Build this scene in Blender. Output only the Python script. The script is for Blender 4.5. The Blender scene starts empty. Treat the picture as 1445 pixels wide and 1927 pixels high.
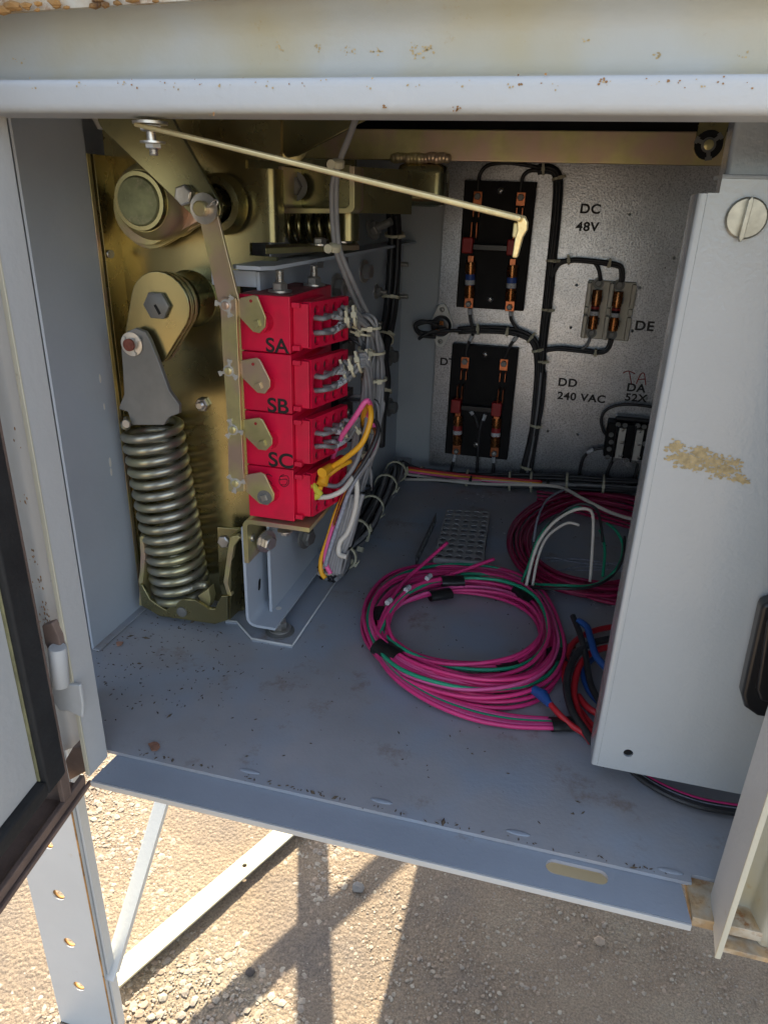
import bpy, bmesh, math, random
from mathutils import Vector, Matrix, Quaternion
from mathutils.geometry import delaunay_2d_cdt
random.seed(7)
PI = math.pi
SC = bpy.context.scene
C = SC.collection

# ------------------------------------------------------------------ camera, sky, sun, exposure
CAM = Vector((0, 0, 0.4))
YAW, PITCH, ROLL, FPX = math.radians(-13.849), math.radians(-23.368), math.radians(1.902), 1334.7
_F = Vector((math.sin(YAW) * math.cos(PITCH), math.cos(YAW) * math.cos(PITCH), math.sin(PITCH)))
_R0 = Vector((math.cos(YAW), -math.sin(YAW), 0)); _U0 = _R0.cross(_F)
_R = math.cos(ROLL) * _R0 + math.sin(ROLL) * _U0
_U = -math.sin(ROLL) * _R0 + math.cos(ROLL) * _U0
cd = bpy.data.cameras.new('camera'); cam = bpy.data.objects.new('camera', cd); C.objects.link(cam)
cam.matrix_world = Matrix(((_R.x, _U.x, -_F.x, CAM.x), (_R.y, _U.y, -_F.y, CAM.y), (_R.z, _U.z, -_F.z, CAM.z), (0, 0, 0, 1)))
cd.sensor_fit = 'HORIZONTAL'; cd.sensor_width = 36; cd.lens = FPX / 1445 * 36
cd.clip_start = 0.01; cd.clip_end = 500
SC.camera = cam

SUN_AZ, SUN_EL = math.radians(-20.4), math.radians(43.5)      # azimuth from +Y towards +X
world = bpy.data.worlds.new('World'); SC.world = world; world.use_nodes = True
wn = world.node_tree.nodes; wl = world.node_tree.links
sky = wn.new('ShaderNodeTexSky'); sky.sky_type = 'NISHITA'; sky.sun_disc = False
sky.sun_elevation = SUN_EL; sky.sun_rotation = SUN_AZ; sky.dust_density = 1.5
hsv = wn.new('ShaderNodeHueSaturation'); hsv.inputs['Saturation'].default_value = .66   # hazy bright day
wl.new(sky.outputs[0], hsv.inputs['Color']); wl.new(hsv.outputs[0], wn['Background'].inputs[0]); wn['Background'].inputs[1].default_value = 0.13
sd = bpy.data.lights.new('sun', 'SUN'); sd.energy = 5.0; sd.angle = math.radians(0.5); sd.color = (1, .88, .66)
sun = bpy.data.objects.new('sun', sd); C.objects.link(sun)
sdir = Vector((math.sin(SUN_AZ) * math.cos(SUN_EL), math.cos(SUN_AZ) * math.cos(SUN_EL), math.sin(SUN_EL)))
sun.rotation_euler = sdir.to_track_quat('Z', 'Y').to_euler(); sun.location = (-2, 4, 5)
SC.view_settings.view_transform = 'Standard'; SC.view_settings.look = 'None'
SC.view_settings.gamma = 1; SC.view_settings.exposure = 1.72; SC.view_settings.use_curve_mapping = False
SC.cycles.max_bounces = 8; SC.cycles.diffuse_bounces = 5; SC.cycles.glossy_bounces = 4

# ------------------------------------------------------------------ measured positions: the point of a real plane behind a place in the photo
def _ray(x, y): return (x - 722.5) / FPX * _R - (y - 963.5) / FPX * _U + _F
def V(x, y, Y): d = _ray(x, y); return CAM + d * (Y / d.y)            # on the upright plane at depth Y
def VX(x, y, X): d = _ray(x, y); return CAM + d * (X / d.x)           # on the side plane at X
def VZ(x, y, z=0.0): d = _ray(x, y); return CAM + d * ((z - CAM.z) / d.z)  # on the level plane at z

# ------------------------------------------------------------------ materials
def mat(name, base, rough=.5, metal=0., var=.12, vscale=12., dirt=None, dirt_amt=.5, dscale=8., bump=0., bscale=60., spec=.5, coat=0., streak=None, speck=None):
    m = bpy.data.materials.new(name); m.use_nodes = True
    n = m.node_tree.nodes; l = m.node_tree.links; b = n['Principled BSDF']
    b.inputs['Metallic'].default_value = metal
    b.inputs['Specular IOR Level'].default_value = spec
    if coat: b.inputs['Coat Weight'].default_value = coat; b.inputs['Coat Roughness'].default_value = .15
    tc = n.new('ShaderNodeTexCoord')
    geo = n.new('ShaderNodeNewGeometry')
    def noise(s, d=4, r=.6, src=None):
        t = n.new('ShaderNodeTexNoise'); t.inputs['Scale'].default_value = s; t.inputs['Detail'].default_value = d; t.inputs['Roughness'].default_value = r
        l.new(src or geo.outputs['Position'], t.inputs['Vector']); return t
    def mix(f, a, c):
        x = n.new('ShaderNodeMix'); x.data_type = 'RGBA'
        if hasattr(f, 'name'): l.new(f, x.inputs[0])
        else: x.inputs[0].default_value = f
        for i, v in ((6, a), (7, c)):
            if hasattr(v, 'name') and not isinstance(v, tuple): l.new(v, x.inputs[i])
            else: x.inputs[i].default_value = (*v, 1)
        return x.outputs[2]
    def ramp(src, a, c):
        r = n.new('ShaderNodeMapRange'); r.inputs[1].default_value = a; r.inputs[2].default_value = c
        l.new(src, r.inputs[0]); return r.outputs[0]
    lo = tuple(c * (1 - var) for c in base); hi = tuple(min(1, c * (1 + var)) for c in base)
    t = noise(vscale); col = mix(ramp(t.outputs[0], .3, .7), lo, hi)
    if speck:   # fine grain of another colour: (colour, scale, lo, hi)
        s = noise(speck[1], 3, .8); col = mix(ramp(s.outputs[0], speck[2], speck[3]), col, speck[0])
    if streak:  # second hue in broad patches
        s = noise(streak[1], 3, .5); col = mix(ramp(s.outputs[0], .45, .65), col, streak[0])
    if dirt:
        d1 = noise(dscale, 8, .75); col = mix(ramp(d1.outputs[0], 1 - dirt_amt, 1 - dirt_amt + .12), col, dirt)
    if hasattr(col, 'name'): l.new(col, b.inputs['Base Color'])
    rt = noise(vscale * 3); rr = n.new('ShaderNodeMapRange'); rr.inputs[3].default_value = rough * .8; rr.inputs[4].default_value = min(1, rough * 1.25)
    l.new(rt.outputs[0], rr.inputs[0]); l.new(rr.outputs[0], b.inputs['Roughness'])
    if bump:
        bt = noise(bscale, 3, .5); bp = n.new('ShaderNodeBump'); bp.inputs['Strength'].default_value = bump; bp.inputs['Distance'].default_value = .001
        l.new(bt.outputs[0], bp.inputs['Height']); l.new(bp.outputs[0], b.inputs['Normal'])
    return m

RUST = (.30, .13, .04)
M = dict(
    paint=mat('grey_enamel', (.42, .45, .47), .38, var=.05, vscale=6, dirt=(.30, .24, .17), dirt_amt=.30, dscale=22, bump=.25, bscale=260),
    floorp=mat('dusty_grey_enamel', (.37, .375, .395), .55, var=.12, vscale=9, dirt=(.25, .20, .165), dirt_amt=.44, dscale=13, bump=.2, bscale=300, streak=((.33, .385, .46), 11)),
    sill=mat('sill_enamel', (.33, .37, .43), .5, var=.07, vscale=9, dirt=(.21, .17, .14), dirt_amt=.37, dscale=18, bump=.2, bscale=300),
    bluep=mat('blue_grey_enamel', (.45, .50, .56), .35, var=.06, vscale=7, dirt=(.26, .22, .18), dirt_amt=.27, dscale=25, bump=.15, bscale=200),
    cover=mat('orange_peel_enamel', (.46, .495, .51), .17, var=.05, vscale=5, bump=.30, bscale=380, coat=.6, dirt=(.38, .38, .36), dirt_amt=.29, dscale=24),
    frame=mat('weathered_enamel', (.55, .56, .55), .42, var=.06, vscale=5, dirt=(.42, .30, .16), dirt_amt=.345, dscale=16, bump=.3, bscale=200),
    framey=mat('yellowed_enamel', (.58, .55, .43), .5, var=.12, vscale=7, dirt=RUST, dirt_amt=.38, dscale=20, bump=.3, bscale=200),
    lintel=mat('stained_enamel', (.48, .48, .435), .42, var=.07, vscale=6, streak=((.47, .42, .28), 11), dirt=(.42, .27, .11), dirt_amt=.385, dscale=22, bump=.3, bscale=200),
    ochre=mat('ochre_rust_paint', (.47, .33, .18), .65, var=.4, vscale=60, streak=((.56, .52, .42), 55), dirt=RUST, dirt_amt=.46, dscale=70, bump=.6, bscale=200),
    perf=mat('zinc_perforated', (.36, .36, .355), .5, .1, var=.15, vscale=60),
    creamlit=mat('sunlit_cream_tone', (.82, .76, .55), .5, var=.05, dirt=(.5, .35, .15), dirt_amt=.33, dscale=60),  # pale tone stands in for sunlight on the slot ledge
    cream=mat('cream_brace_paint', (.50, .46, .32), .55, var=.1, vscale=20, dirt=(.38, .30, .2), dirt_amt=.36, dscale=40, bump=.3),
    rust=mat('rust_scale', (.36, .19, .06), .85, var=.5, vscale=30, dirt=(.08, .04, .02), dirt_amt=.45, dscale=40, bump=1., bscale=180),
    gold=mat('yellow_zinc_plate', (.40, .335, .155), .26, .93, var=.22, vscale=8, streak=((.30, .29, .16), 7), dirt=(.10, .08, .05), dirt_amt=.38, dscale=14, bump=.02, bscale=300),
    goldb=mat('bright_zinc_plate', (.58, .52, .25), .32, .65, var=.2, vscale=25, streak=((.58, .42, .32), 24), dirt=(.16, .12, .06), dirt_amt=.30, dscale=60, bump=.03, bscale=500),
    golde=mat('rod_zinc_plate', (.80, .64, .32), .34, .75, var=.2, vscale=40, dirt=(.3, .2, .08), dirt_amt=.34, dscale=50, bump=.2, bscale=400),
    steel=mat('bolt_steel', (.62, .60, .56), .3, .9, var=.15, vscale=50, bump=.1, bscale=400),
    spring=mat('spring_steel', (.40, .39, .32), .33, .8, var=.2, vscale=30, streak=((.46, .44, .26), 18), bump=.12, bscale=300),
    nutw=mat('pale_zinc', (.62, .60, .55), .4, .5, var=.12, vscale=60),
    knobm=mat('worn_knob', (.40, .38, .31), .35, .8, var=.2, vscale=120, bump=.1),
    sock=mat('socket_shadow', (.07, .03, .03), .5, var=.4, vscale=300),
    castg=mat('cast_grey_link', (.20, .20, .19), .45, .35, var=.2, vscale=20, bump=.15, bscale=300),
    brown=mat('dusty_brown_paint', (.19, .135, .11), .85, var=.25, vscale=30, dirt=(.07, .05, .04), dirt_amt=.4, dscale=30, bump=.4, bscale=300),
    rubber=mat('black_rubber', (.022, .022, .022), .7, var=.3, vscale=30, dirt=(.09, .075, .06), dirt_amt=.38, dscale=20, bump=.3, bscale=300),
    red=mat('red_moulding', (.76, .006, .055), .38, var=.08, vscale=30, bump=.06, bscale=300, dirt=(.62, .16, .18), dirt_amt=.33, dscale=70, streak=((.66, .01, .05), 40)),
    redd=mat('dusty_red_top', (.22, .07, .07), .7, var=.2, vscale=50),
    redb=mat('red_handle_plastic', (.35, .02, .02), .5),
    black=mat('black_ink', (.012, .012, .012), .6),
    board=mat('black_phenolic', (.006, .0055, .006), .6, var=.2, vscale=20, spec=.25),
    plastic=mat('black_plastic', (.015, .015, .017), .3),
    hole=mat('hole_dark', (.01, .01, .01), .9),
    galv=mat('galvanised_sheet', (.50, .52, .555), .30, .90, var=.12, vscale=25, speck=((.27, .285, .31), 420, .46, .62), bump=.25, bscale=420),
    copper=mat('copper', (.46, .16, .075), .32, .95, var=.2, vscale=60),
    brass=mat('brass_cap', (.34, .14, .05), .27, .92, var=.2, vscale=80),
    porc=mat('porcelain', (.60, .56, .46), .25, var=.12, vscale=40),
    white=mat('white_plastic', (.72, .70, .64), .5, var=.05),
    paper=mat('label_paper', (.62, .64, .66), .6, var=.05, speck=((.1, .1, .12), 900, .56, .60)),
    bluel=mat('blue_label', (.04, .09, .35), .5),
    redl=mat('red_label', (.35, .03, .03), .5),
    nylon=mat('nylon_tie', (.56, .53, .38), .45, var=.1, vscale=60),
    pink=mat('pink_wire', (.74, .045, .215), .38, var=.08, vscale=40, speck=((.12, .01, .05), 700, .68, .72)),
    pinkb=mat('bright_pink_wire', (.85, .13, .36), .38, var=.06, vscale=40, speck=((.12, .01, .05), 700, .68, .72)),
    crimson=mat('crimson_wire', (.36, .012, .075), .4, var=.12, vscale=40),
    green=mat('green_wire', (.02, .35, .19), .38, var=.08),
    wgrey=mat('grey_wire', (.25, .25, .255), .5, var=.12, vscale=80),
    wdark=mat('dark_wire', (.03, .03, .032), .45, var=.3, vscale=60),
    wwhite=mat('white_wire', (.66, .62, .55), .45, var=.06),
    yellow=mat('yellow_wire', (.85, .42, .02), .42, var=.06),
    glue=mat('yellow_glue', (.22, .21, .11), .6, var=.4, vscale=60),
    lyellow=mat('lime_sleeve', (.62, .60, .06), .5, var=.1),
    blue=mat('blue_wire', (.02, .08, .28), .4),
    redw=mat('red_wire', (.50, .02, .03), .38),
    stripe=mat('striped_wire', (.30, .32, .38), .5, var=.3, vscale=300),
    tape=mat('black_tape', (.016, .016, .016), .35, bump=.5, bscale=160, dirt=(.08, .075, .06), dirt_amt=.36, dscale=60),
    leaf=mat('dry_chip', (.33, .17, .11), .8, var=.3, vscale=200),
    ink=mat('red_crayon', (.30, .03, .03), .8),
)

# ------------------------------------------------------------------ objects
W = {}; BAKE = []
def _reg(o, parent, world):
    C.objects.link(o); W[o] = world
    if parent is not None:
        o.parent = parent; o.matrix_parent_inverse = W[parent].inverted()
    o.matrix_basis = world; return o
def thing(name, label, cat, loc=(0, 0, 0), group=None):
    o = bpy.data.objects.new(name, None); o.empty_display_size = .02
    _reg(o, None, Matrix.Translation(Vector(loc))); o['label'] = label; o['category'] = cat
    if group: o['group'] = group
    return o
def tag(o, label, cat, group=None):
    o['label'] = label; o['category'] = cat
    if group: o['group'] = group
    return o
def mesh(name, vs, fs, m, smooth=False):
    me = bpy.data.meshes.new(name); me.from_pydata([tuple(v) for v in vs], [], fs); me.update()
    me.materials.append(m)
    if smooth: me.polygons.foreach_set('use_smooth', [True] * len(me.polygons))
    return me
def obj(name, vs, fs, m, parent=None, smooth=False, bev=0, sol=0, off=0., label=None, kind=None):
    vs = [Vector(v) for v in vs]
    c = sum(vs, Vector()) / len(vs)
    me = mesh(name, [v - c for v in vs], fs, M[m] if isinstance(m, str) else m, smooth)
    o = bpy.data.objects.new(name, me)
    _reg(o, parent, Matrix.Translation(c))
    if sol:
        s = o.modifiers.new('thick', 'SOLIDIFY'); s.thickness = sol; s.offset = off; s.use_even_offset = True
    if bev:
        b = o.modifiers.new('bevel', 'BEVEL'); b.width = bev; b.segments = 2; b.limit_method = 'ANGLE'; b.angle_limit = math.radians(40)
        b.harden_normals = False
    if bev: b.harden_normals = True
    if smooth or sol or bev:
        me.polygons.foreach_set('use_smooth', [True] * len(me.polygons))
        if not (smooth is True and not sol): me.set_sharp_from_angle(angle=math.radians(38))
    if sol or bev: BAKE.append((o, bool(bev)))
    if label: o['label'] = label
    if kind: o['kind'] = kind
    return o
def inst(name, me, parent, world, label=None):
    o = bpy.data.objects.new(name, me); _reg(o, parent, world)
    if label: o['label'] = label
    return o
def frame_to(pos, z, x=None):
    z = Vector(z).normalized(); q = z.to_track_quat('Z', 'Y') if x is None else None
    if x is not None:
        x = Vector(x); x = (x - z * x.dot(z)).normalized(); y = z.cross(x)
        return Matrix(((x.x, y.x, z.x, pos[0]), (x.y, y.y, z.y, pos[1]), (x.z, y.z, z.z, pos[2]), (0, 0, 0, 1)))
    return Matrix.Translation(Vector(pos)) @ q.to_matrix().to_4x4()

# ---- shape lists: (verts, faces)
def join(*parts):
    vs, fs = [], []
    for v, f in parts:
        n = len(vs); vs += list(v); fs += [tuple(i + n for i in q) for q in f]
    return vs, fs
def boxv(x0, x1, y0, y1, z0, z1):
    vs = [Vector((x, y, z)) for x in (x0, x1) for y in (y0, y1) for z in (z0, z1)]
    return vs, [(0, 1, 3, 2), (4, 6, 7, 5), (0, 4, 5, 1), (2, 3, 7, 6), (0, 2, 6, 4), (1, 5, 7, 3)]
def xf(sh, mtx): return [mtx @ Vector(v) for v in sh[0]], sh[1]
def lathe(prof, n=24, cap=True):                    # profile (r, z) about z
    vs, fs = [], []
    for r, z in prof:
        for i in range(n): a = 2 * PI * i / n; vs.append(Vector((r * math.cos(a), r * math.sin(a), z)))
    for k in range(len(prof) - 1):
        for i in range(n):
            j = (i + 1) % n; fs.append((k * n + i, k * n + j, (k + 1) * n + j, (k + 1) * n + i))
    if cap: fs.append(tuple(range(n - 1, -1, -1))); fs.append(tuple((len(prof) - 1) * n + i for i in range(n)))
    return vs, fs
def cyl(p0, p1, r, n=20, r1=None):
    p0, p1 = Vector(p0), Vector(p1); L = (p1 - p0).length
    return xf(lathe([(r, 0), (r if r1 is None else r1, L)], n), frame_to(p0, p1 - p0))
def rings(p0, ax, prof, n=28, cap=True):
    return xf(lathe(prof, n, cap), frame_to(p0, ax))
def smoothpath(pts, sub=6, closed=False):
    pts = [Vector(p) for p in pts]; n = len(pts); out = []
    if n < 3 and not closed: return pts
    for i in range(n if closed else n - 1):
        if closed: a, b, c, d = pts[(i - 1) % n], pts[i], pts[(i + 1) % n], pts[(i + 2) % n]
        else: a, b, c, d = pts[max(i - 1, 0)], pts[i], pts[i + 1], pts[min(i + 2, n - 1)]
        for k in range(sub):
            t = k / sub
            out.append(.5 * ((2 * b) + (c - a) * t + (2 * a - 5 * b + 4 * c - d) * t * t + (3 * b - a - 3 * c + d) * t ** 3))
    if not closed: out.append(pts[-1])
    return out
def tube(path, r, n=8, closed=False):
    vs, fs = [], []; m = len(path); up = None
    for i, p in enumerate(path):
        a = path[(i - 1) % m] if (closed or i) else p; b = path[(i + 1) % m] if (closed or i < m - 1) else p
        t = (b - a).normalized() if (b - a).length > 1e-9 else Vector((0, 0, 1))
        if up is None: up = t.orthogonal().normalized()
        up = (up - t * up.dot(t)); up = up.normalized() if up.length > 1e-6 else t.orthogonal().normalized()
        sd_ = t.cross(up)
        for k in range(n): q = 2 * PI * k / n; vs.append(p + (up * math.cos(q) + sd_ * math.sin(q)) * r)
    for i in range(m if closed else m - 1):
        j = (i + 1) % m
        for k in range(n): l_ = (k + 1) % n; fs.append((i * n + k, i * n + l_, j * n + l_, j * n + k))
    if not closed: fs.append(tuple(range(n - 1, -1, -1))); fs.append(tuple((m - 1) * n + k for k in range(n)))
    return vs, fs
def wire(parent, pts, r, m, name='wire', sub=6, n=8, label=None, closed=False):
    return obj(name, *tube(smoothpath(pts, sub, closed), r, n, closed), m, parent, smooth=True, label=label)
def fold(parent, name, prof, ext, t, m, r=.002, label=None, bev=.0003, off=0., world=None):
    """folded sheet: 3-D profile points with rounded bends, extruded by ext"""
    prof = [Vector(p) for p in prof]; P = [prof[0]]
    for i in range(1, len(prof) - 1):
        a, b, c = prof[i - 1], prof[i], prof[i + 1]; u = (a - b); w = (c - b)
        rr = min(r, u.length * .45, w.length * .45); s, e = b + u.normalized() * rr, b + w.normalized() * rr
        for k in range(5):
            q = k / 4; P.append((1 - q) ** 2 * s + 2 * q * (1 - q) * b + q * q * e)
    P.append(prof[-1]); ext = Vector(ext); n = len(P)
    vs = P + [p + ext for p in P]; fs = [(i, i + 1, n + i + 1, n + i) for i in range(n - 1)]
    return obj(name, vs, fs, m, parent, sol=t, off=off, label=label, bev=bev)
def plate(parent, name, outer, holes, m, t, off=-1., bev=.0004, label=None, n=(0, -1, 0)):
    """flat plate from coplanar 3-D loops (holes cut through); n = side the outline lies on"""
    loops = [[Vector(p) for p in outer]] + [[Vector(p) for p in h] for h in holes]
    n = Vector(n); nz = Vector()
    L0 = loops[0]
    for i in range(len(L0)): nz += (L0[i] - L0[0]).cross(L0[(i + 1) % len(L0)] - L0[0])
    nz.normalize(); u = (L0[1] - L0[0]).normalized(); w = nz.cross(u); o0 = L0[0]
    L2 = [[Vector(((p - o0).dot(u), (p - o0).dot(w))) for p in lp] for lp in loops]
    def inside(p, lp):
        c = False; k = len(lp) - 1
        for i in range(len(lp)):
            a, b = lp[i], lp[k]
            if (a.y > p.y) != (b.y > p.y) and p.x < (b.x - a.x) * (p.y - a.y) / (b.y - a.y) + a.x: c = not c
            k = i
        return c
    flat = [p for lp in L2 for p in lp]; ed = []; k = 0
    for lp in L2: ed += [(k + i, k + (i + 1) % len(lp)) for i in range(len(lp))]; k += len(lp)
    r = delaunay_2d_cdt(flat, ed, [], 0, 1e-7)
    vs = [o0 + u * p.x + w * p.y for p in r[0]]; fs = []
    for t_ in r[2]:
        c = (r[0][t_[0]] + r[0][t_[1]] + r[0][t_[2]]) / 3
        if not inside(c, L2[0]) or any(inside(c, h) for h in L2[1:]): continue
        nn = (vs[t_[1]] - vs[t_[0]]).cross(vs[t_[2]] - vs[t_[0]])
        fs.append(tuple(t_) if nn.dot(n) > 0 else tuple(reversed(t_)))
    return obj(name, vs, fs, m, parent, sol=t, off=off, label=label)
def prism(outer, vec):
    n = len(outer); outer = [Vector(p) for p in outer]; vec = Vector(vec)
    return outer + [p + vec for p in outer], [tuple(range(n)), tuple(range(2 * n - 1, n - 1, -1))] + [(i, n + i, n + (i + 1) % n, (i + 1) % n) for i in range(n)]
def slab(parent, name, outer, vec, m, bev=.0005, label=None):
    vs, fs = prism(outer, vec); nn = (vs[1] - vs[0]).cross(vs[2] - vs[1])
    o = obj(name, vs, fs, m, parent, bev=bev, label=label)
    bm = bmesh.new(); bm.from_mesh(o.data); bmesh.ops.recalc_face_normals(bm, faces=bm.faces); bm.to_mesh(o.data); bm.free()
    try: o.data.set_sharp_from_angle(angle=math.radians(38))
    except Exception: pass
    return o
def pxs(pts, Y): return [V(x, y, Y) for x, y in pts]
def circ(c, u, w, r, n=14, r2=None):
    u, w = Vector(u), Vector(w); r2 = r2 or r
    return [Vector(c) + u * r * math.cos(2 * PI * i / n) + w * r2 * math.sin(2 * PI * i / n) for i in range(n)]
def slot(c, u, w, hl, r, n=8):
    u, w = Vector(u), Vector(w); c = Vector(c)
    return [c + u * (hl + r * math.cos(a)) + w * r * math.sin(a) for a in [-PI / 2 + PI * i / n for i in range(n + 1)]] + \
           [c + u * (-hl + r * math.cos(a)) + w * r * math.sin(a) for a in [PI / 2 + PI * i / n for i in range(n + 1)]]
def hull(circles, n=24):
    """rounded outline round several (x, y, r) circles given in the X-Z plane"""
    pts = [(cx + r * math.cos(2 * PI * i / n), cz + r * math.sin(2 * PI * i / n)) for cx, cz, r in circles for i in range(n)]
    pts = sorted(set(pts)); lo, up = [], []
    for seq, h in ((pts, lo), (pts[::-1], up)):
        for p in seq:
            while len(h) > 1 and (h[-1][0] - h[-2][0]) * (p[1] - h[-2][1]) - (h[-1][1] - h[-2][1]) * (p[0] - h[-2][0]) <= 0: h.pop()
            h.append(p)
    return lo[:-1] + up[:-1]
def hullpx(cs, Y):
    out = []
    for x, y, r in cs:
        p = V(x, y, Y); q = V(x + r, y, Y); out.append((p.x, p.z, (q - p).length))
    return [Vector((a, Y, b)) for a, b in hull(out)]

_hw = {}
def hexbolt(parent, pos, ax, r, name='bolt', washer=True, thread=0., h=.65, m='steel', nut=False, rot=0.):
    """hex head (or nut with a thread end) with washer; r = half width of the head"""
    key = (round(r, 5), washer, round(thread, 5), h, m, nut)
    if key not in _hw:
        parts = []
        z0 = 0
        if washer: parts.append(lathe([(r * 1.5, 0), (r * 1.5, r * .22), (r * .6, r * .22)], 24)); z0 = r * .22
        hh = r * 2 * h * .6
        parts.append(lathe([(r * .9, z0), (r, z0 + r * .08), (r, z0 + hh * .85), (r * .86, z0 + hh)], 6))
        if nut or thread:
            L = thread or r * .6; prof = [(r * .5, z0 + hh)]
            k = max(3, int(L / (r * .2)))
            for i in range(k): q = z0 + hh + L * (i + .5) / k; prof += [(r * .56, q), (r * .44, q + L / k * .5)]
            prof.append((r * .42, z0 + hh + L)); parts.append(lathe(prof, 14))
        else: parts.append(lathe([(r * .74, z0 + hh), (r * .70, z0 + hh + r * .03)], 20))
        vs, fs = join(*parts)
        me = mesh('bolt', vs, fs, M[m]); me.polygons.foreach_set('use_smooth', [True] * len(me.polygons))
        me.set_sharp_from_angle(angle=math.radians(35)); _hw[key] = me
    return inst(name, _hw[key], parent, frame_to(pos, ax) @ Matrix.Rotation(rot, 4, 'Z'))
def screw(parent, pos, ax, r, m='steel', name='screw'):
    key = ('s', round(r, 5), m)
    if key not in _hw:
        a = lathe([(r, 0), (r, r * .25), (r * .75, r * .55), (r * .3, r * .65)], 18)
        cr = boxv(-r * .6, r * .6, -r * .09, r * .09, r * .58, r * .69), boxv(-r * .09, r * .09, -r * .6, r * .6, r * .58, r * .695)
        me = mesh('screw', *join(a, *cr), M[m], True); me.set_sharp_from_angle(angle=math.radians(40)); me.materials.append(M['hole'])
        for p in me.polygons[len(a[1]):]: p.material_index = 1
        _hw[key] = me
    return inst(name, _hw[key], parent, frame_to(pos, ax) @ Matrix.Rotation(.6, 4, 'Z'))
def tie(parent, pos, ax, R, head=(1, 0, 0), w=.0016, m='nylon', name='cable_tie'):
    """nylon strap round a bundle, head box on the side 'head'"""
    key = ('t', round(R, 4), w, m)
    if key not in _hw:
        ring = lathe([(R * .93, -w), (R * 1.06, -w), (R * 1.06, w), (R * .93, w), (R * .93, -w)], 18, False)
        hb = boxv(R * .98, R + .0034, -.0022, .0022, -.0022, .0022); tl = boxv(R + .002, R + .0032, -.0078, -.002, -w, w)
        me = mesh('cable_tie', *join(ring, hb, tl), M[m], True); me.set_sharp_from_angle(angle=math.radians(40)); _hw[key] = me
    return inst(name, _hw[key], parent, frame_to(pos, ax, head))
def text(parent, s, x, y, cap, Y, m='black', name='lettering', ext=1.1, bold=.0, slant=0., plane=None, spacing=1.):
    """flat printed characters, baseline-left at photo place (x, y), cap height in photo pixels"""
    cu = bpy.data.curves.new('t', 'FONT'); cu.body = s; cu.size = 1; cu.offset = bold; cu.shear = slant; cu.space_character = spacing
    tmp = bpy.data.objects.new('t', cu); C.objects.link(tmp)
    dg = bpy.context.evaluated_depsgraph_get(); me = bpy.data.meshes.new_from_object(tmp.evaluated_get(dg)); C.objects.unlink(tmp); bpy.data.objects.remove(tmp)
    p = V(x, y, Y); k = (V(x, y - cap, Y) - p).z / .72
    me.materials.clear(); me.materials.append(M[m])
    mt = Matrix(((k * ext, 0, 0, p.x), (0, 0, -1, p.y), (0, k, 0, p.z), (0, 0, 0, 1)))
    if plane: mt = plane(k)
    return inst(name, me, parent, mt)
def box(parent, name, x0, x1, y0, y1, z0, z1, m, bev=.0006, label=None):
    return obj(name, *boxv(x0, x1, y0, y1, z0, z1), m, parent, bev=bev, label=label)

# =================================================================== SETTING: ground
def ground_material():
    m = bpy.data.materials.new('aggregate_ground'); m.use_nodes = True; n = m.node_tree.nodes; l = m.node_tree.links; b = n['Principled BSDF']
    g = n.new('ShaderNodeNewGeometry')
    def noise(s, d, r): t = n.new('ShaderNodeTexNoise'); t.inputs['Scale'].default_value = s; t.inputs['Detail'].default_value = d; t.inputs['Roughness'].default_value = r; l.new(g.outputs['Position'], t.inputs['Vector']); return t
    a = noise(3, 6, .6); c = noise(300, 4, .8); v = n.new('ShaderNodeTexVoronoi'); v.inputs['Scale'].default_value = 150; l.new(g.outputs['Position'], v.inputs['Vector'])
    r1 = n.new('ShaderNodeValToRGB'); e = r1.color_ramp.elements; e[0].position = .35; e[0].color = (.20, .165, .14, 1); e[1].position = .68; e[1].color = (.34, .29, .22, 1); e2_ = r1.color_ramp.elements.new(.50); e2_.color = (.29, .225, .165, 1); l.new(a.outputs[0], r1.inputs[0])
    r2 = n.new('ShaderNodeValToRGB'); e = r2.color_ramp.elements; e[0].position = .35; e[0].color = (.45, .44, .43, 1); e[1].position = .62; e[1].color = (1.15, 1.12, 1.05, 1); l.new(c.outputs[0], r2.inputs[0])
    mx = n.new('ShaderNodeMix'); mx.data_type = 'RGBA'; mx.blend_type = 'MULTIPLY'; mx.inputs[0].default_value = .8; l.new(r1.outputs[0], mx.inputs[6]); l.new(r2.outputs[0], mx.inputs[7])
    l.new(mx.outputs[2], b.inputs['Base Color']); b.inputs['Roughness'].default_value = .95
    ad = n.new('ShaderNodeMath'); ad.operation = 'SUBTRACT'; l.new(c.outputs[0], ad.inputs[0]); l.new(v.outputs['Distance'], ad.inputs[1])
    bp = n.new('ShaderNodeBump'); bp.inputs['Strength'].default_value = .9; bp.inputs['Distance'].default_value = .004; l.new(ad.outputs[0], bp.inputs['Height']); l.new(bp.outputs[0], b.inputs['Normal'])
    return m
GZ = -.7
gm = ground_material()
nx = 120; gv, gf = [], []
for i in range(nx + 1):
    for j in range(nx + 1):
        x = -1.3 + 2.2 * i / nx; y = .2 + 1.6 * j / nx
        edge = min(i, j, nx - i, nx - j) == 0
        z = 0 if edge else (math.sin(x * 9 + 1.3 * math.sin(y * 7)) * math.sin(y * 11 + x * 3) * .0025 + random.uniform(-.0009, .0009))
        gv.append((x, y, GZ + z))
for i in range(nx):
    for j in range(nx): q = i * (nx + 1) + j; gf.append((q, q + nx + 1, q + nx + 2, q + 1))
k = len(gv); gv += [(-60, -60, GZ), (60, -60, GZ), (60, 60, GZ), (-60, 60, GZ), (-1.3, .2, GZ), (.9, .2, GZ), (.9, 1.8, GZ), (-1.3, 1.8, GZ)]
for a in range(4): b_ = (a + 1) % 4; gf.append((k + a, k + b_, k + 4 + b_, k + 4 + a))
g = obj('ground', gv, gf, gm, smooth=True); g['kind'] = 'structure'

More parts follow.
